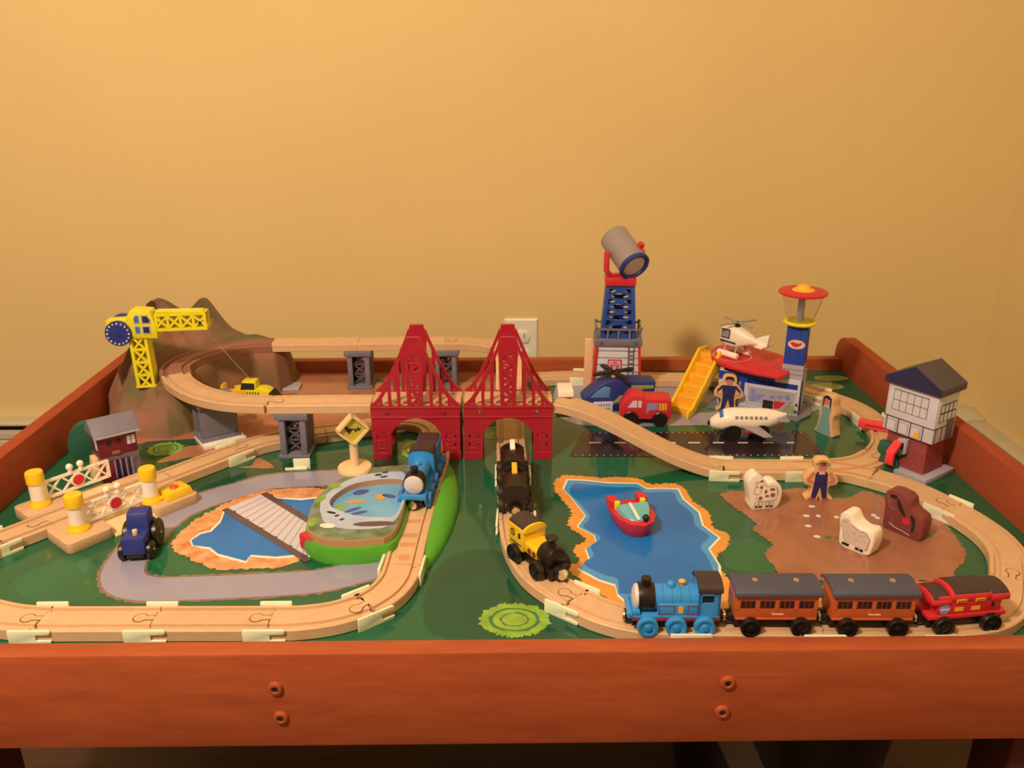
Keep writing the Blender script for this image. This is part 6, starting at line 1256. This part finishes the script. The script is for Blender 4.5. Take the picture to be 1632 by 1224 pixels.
mb = MB(); mb.xz([(-0.034 - o2, 0.1180), (-0.034 - o2, 0.1275), (0.0, 0.1490), (0.034 + o2, 0.1275), (0.034 + o2, 0.1180)], -0.0245 - o2, 0.0245 + o2); mb.build('roof', ROOFD, t, 0.0008)
mb = MB(); mb.xz([(-0.0335 - o2, 0.1185), (-0.0335 - o2, 0.1270), (0.0, 0.1483), (0.0335 + o2, 0.1270), (0.0335 + o2, 0.1185)], -0.0245 - o2 - 0.0006, -0.0245 - o2 + 0.0008); mb.build('gable_face', NAVYD, t)
MB().xz([(-0.0080, 0.0480), (0.0050, 0.0500), (0.0050, 0.0290), (0.0015, 0.0290), (0.0015, 0.0440), (-0.0080, 0.0420)], -0.0300, -0.0225).build('lever_bracket', GREYL, t, 0.0006)
mb = MB(); mb.yz([(-0.0250, 0.0450), (-0.0300, 0.0450), (-0.0455, 0.0330), (-0.0455, 0.0150), (-0.0400, 0.0120), (-0.0400, 0.0280), (-0.0250, 0.0390)], -0.0120, -0.0015); mb.build('red_lever', REDH, t, 0.0010)
tr = thing('toy_bush', 'two-tier green wooden bush beside the white signal house', 'toy tree', (0.513, -0.398, 0), math.radians(-30))
MB().xz(smoothc([(-0.010, 0.0), (0.012, 0.0), (0.0125, 0.014), (0.006, 0.024), (-0.006, 0.024), (-0.0115, 0.014)], 3), -0.007, 0.007).build('lower_crown', TREEG, tr, 0.0015)
MB().xz(smoothc([(-0.014, 0.026), (-0.006, 0.022), (0.014, 0.026), (0.016, 0.032), (0.006, 0.037), (-0.010, 0.040), (-0.015, 0.034)], 3), -0.006, 0.008).build('upper_crown', TREEG, tr, 0.0015)
b = thing('red_barrier', 'bright red plastic bar lying across the branch track', 'barrier', (0.5400, -0.2925, RAILZ + 0.0002), math.radians(-30))
MB().xz([(-0.024, 0.0), (0.022, 0.0), (0.026, 0.006), (0.024, 0.0115), (-0.024, 0.0115)], -0.0055, 0.0055).build('bar', REDH, b, 0.0010)
MB().box(-0.014, 0.018, -0.0060, -0.0050, 0.0052, 0.0068).build('slot', DRED, b)

# ---------------------------------------------------------------- yellow crane on the mountain
t = thing('toy_crane', 'yellow lattice tower crane with two blue winch wheels standing on the mountain', 'toy crane', (-0.5190, -0.2200, 0.0585), math.radians(4))
def lattice_box(L, w, h, n, M, name, frame=0.004):
    mb = MB()
    for y in (-w / 2, w / 2):
        N = M @ T(0, y, 0); mb.bar((0, frame / 2), (L, frame / 2), frame, 0.0030, N); mb.bar((0, h - frame / 2), (L, h - frame / 2), frame, 0.0030, N)
        for k in range(n):
            a, b = L * k / n, L * (k + 1) / n; mb.bar((a, frame), (b, h - frame), 0.0030, 0.0024, N); mb.bar((a, h - frame), (b, frame), 0.0030, 0.0027, N); mb.bar((b if k < n - 1 else L - 0.002, 0), (b if k < n - 1 else L - 0.002, h), 0.0036, 0.0033, N)
        mb.bar((0.002, 0), (0.002, h), 0.0036, 0.0033, N)
    mb.box(0, L, -w / 2, w / 2, 0, 0.0018, M); mb.box(0, L, -w / 2, w / 2, h - 0.0018, h, M)
    return mb.build(name, YELC, t)
lean = Matrix.Rotation(math.radians(1.5), 4, 'Y')
lattice_box(0.078, 0.018, 0.026, 4, lean.inverted() @ T(0, 0, 0) @ Matrix.Rotation(-PI / 2, 4, 'Y') @ T(0, 0, -0.013), 'mast', 0.0045)
MB().box(-0.0145, 0.0145, -0.0105, 0.0105, 0.0, 0.0035, lean.inverted()).build('foot', YELC, t, 0.0006)
cabz = 0.076; CM = lean.inverted() @ T(0.009, 0, cabz) @ Matrix.Rotation(math.radians(2.5), 4, 'Y')
MB().xz([(-0.021, 0.008), (-0.012, 0.0), (0.020, 0.0), (0.020, 0.018), (0.013, 0.040), (-0.013, 0.042), (-0.021, 0.030)], -0.0130, 0.0130, CM).build('cab', YELC, t, 0.0010)
for pts in ([(-0.0100, 0.0220), (-0.0020, 0.0220), (-0.0020, 0.0350), (-0.0070, 0.0350), (-0.0100, 0.0310)], [(0.0005, 0.0220), (0.0130, 0.0220), (0.0140, 0.0280), (0.0090, 0.0350), (0.0005, 0.0350)], [(-0.0095, 0.0070), (-0.0020, 0.0070), (-0.0020, 0.0190), (-0.0095, 0.0190)], [(0.0005, 0.0070), (0.0120, 0.0070), (0.0120, 0.0190), (0.0005, 0.0190)]):
    q = MB().xz(pts, -0.0136, -0.0125, CM).build('cab_window', GREYL, t); cx_ = sum(p[0] for p in pts) / len(pts); cz_ = sum(p[1] for p in pts) / len(pts)
    MB().xz([(cx_ + (x - cx_) * 0.72, cz_ + (z - cz_) * 0.72) for x, z in pts], -0.0139, -0.0130, CM).build('window_print', NAVYD if pts[0][0] > 0 else SKYD, q)
lattice_box(0.072, 0.018, 0.026, 4, CM @ T(0.0185, 0, 0.0095) @ Matrix.Rotation(math.radians(-2), 4, 'Y'), 'jib', 0.0042)
MB().box(0.020, 0.086, -0.006, 0.006, 0.036, 0.0385, CM @ Matrix.Rotation(math.radians(-1), 4, 'Y')).build('jib_top', YELC, t)
MB().xz([(-0.020, 0.008), (-0.046, 0.004), (-0.050, 0.010), (-0.050, 0.026), (-0.020, 0.028)], -0.0095, 0.0095, CM).build('counter_arm', YELC, t, 0.0010)
for s in (-1, 1):
    M = CM @ T(-0.033, s * 0.0105, 0.008 if s < 0 else 0.012) @ Matrix.Rotation(-s * PI / 2, 4, 'X')
    w = MB().lathe([(0.002, -0.001), (0.0175, -0.001), (0.0185, 0.0), (0.0185, 0.0045), (0.0175, 0.0055), (0.0030, 0.0055), (0.0028, 0.0068), (0.0004, 0.0068)], 36, M).build('winch_wheel', NAVY, t)
    if s < 0:
        for k in range(16): MB().cyl((0.0150 * math.cos(k * PI / 8), 0.0150 * math.sin(k * PI / 8), 0.005), (0.0150 * math.cos(k * PI / 8), 0.0150 * math.sin(k * PI / 8), 0.0059), 0.0016 if k % 2 else 0.0013, n=10, M=M).build('wheel_dot', WHITE if k % 2 == 0 else GREYL, w)
MB().cyl((0.081, -0.0110, 0.0225), (0.081, -0.0075, 0.0225), 0.0024, n=12, M=CM).build('pulley_pin', NAVYD, t)
tip = (T(-0.5190, -0.2200, 0.0585) @ RZ(math.radians(4)) @ CM) @ Vector((0.082, 0, 0.012))
cabt = (T(-0.5190, -0.2200, 0.0585) @ RZ(math.radians(4)) @ CM) @ Vector((0.012, 0, 0.0385)); tip2 = (T(-0.5190, -0.2200, 0.0585) @ RZ(math.radians(4)) @ CM) @ Vector((0.080, 0, 0.0400))
dz = Vector((-0.3965, -0.1295, 0.0346))
so = MB().tube([tuple(cabt - cabt), tuple(tip2 - cabt), tuple(tip - cabt), tuple((tip + dz) / 2 - cabt + Vector((0, 0, -0.001))), tuple(dz - cabt)], 0.00055, 6).build('string', STRING, None, loc=tuple(cabt))
setprops(so, 'thin pale string running from the yellow crane down to the bulldozer', 'string')

# ---------------------------------------------------------------- bulldozer inside the loop
t = thing('toy_bulldozer', 'yellow toy bulldozer with a black cab window inside the raised track loop', 'toy bulldozer', (-0.3985, -0.1300, 0), math.radians(-5))
MB().xz([(-0.026, 0.004), (0.030, 0.004), (0.036, 0.010), (0.036, 0.017), (0.030, 0.021), (0.022, 0.0225), (-0.026, 0.0195)], -0.0120, 0.0120).build('body', YELC, t, 0.0012)
mb = MB(); mb.loft([[(-0.013, -0.0110, 0.019), (0.014, -0.0110, 0.019), (0.014, 0.0110, 0.019), (-0.013, 0.0110, 0.019)], [(-0.008, -0.0085, 0.0345), (0.013, -0.0085, 0.0345), (0.013, 0.0085, 0.0345), (-0.008, 0.0085, 0.0345)]]); mb.build('cab', YELC, t, 0.0008)
MB().loft([[(-0.0112, -0.0118, 0.0212), (0.0118, -0.0118, 0.0212), (0.0112, -0.0101, 0.0312), (-0.0085, -0.0101, 0.0312)], [(-0.0112, -0.0105, 0.0212), (0.0118, -0.0105, 0.0212), (0.0112, -0.0090, 0.0312), (-0.0085, -0.0090, 0.0312)]]).build('cab_window', BLKM, t)
for k in range(6): MB().box(-0.0055 + k * 0.0045, -0.0038 + k * 0.0045, -0.0124, -0.0115, 0.0135, 0.0175).build('vent', BLKM, t)
for s in (-1, 1): MB().box(-0.036, 0.0, s * 0.0095 - 0.0030, s * 0.0095 + 0.0030, 0.014, 0.0205).build('arm', YEL, t, 0.0008)
MB().loft([[(-0.040, -0.0165, 0.006), (-0.034, -0.0165, 0.006), (-0.034, 0.0165, 0.006), (-0.040, 0.0165, 0.006)], [(-0.0420, -0.0165, 0.029), (-0.037, -0.0165, 0.030), (-0.037, 0.0165, 0.030), (-0.0420, 0.0165, 0.029)]]).build('blade', YELO, t, 0.0012)
MB().loft([[(0.036, -0.0125, 0.0), (0.050, -0.0125, 0.0), (0.050, 0.0125, 0.0), (0.036, 0.0125, 0.0)], [(0.034, -0.0125, 0.017), (0.038, -0.0125, 0.017), (0.038, 0.0125, 0.017), (0.034, 0.0125, 0.017)]]).build('ripper', BLKM, t, 0.0008)
for s in (-1, 1): MB().xz(rrect(-0.024, 0.028, 0.0, 0.011, 0.005), s * 0.0135 - 0.003, s * 0.0135 + 0.003).build('crawler', BLKM, t, 0.0008)
setprops(MB().prism(rrect(-0.022, 0.022, -0.016, 0.016, 0.002), 0, 0.004).build('slab', GREYL, None, 0.0008, loc=(*(-0.353, -0.0765), 0), rot=(0, 0, math.radians(4))), 'flat light grey slab on the board beside the bulldozer', 'slab')
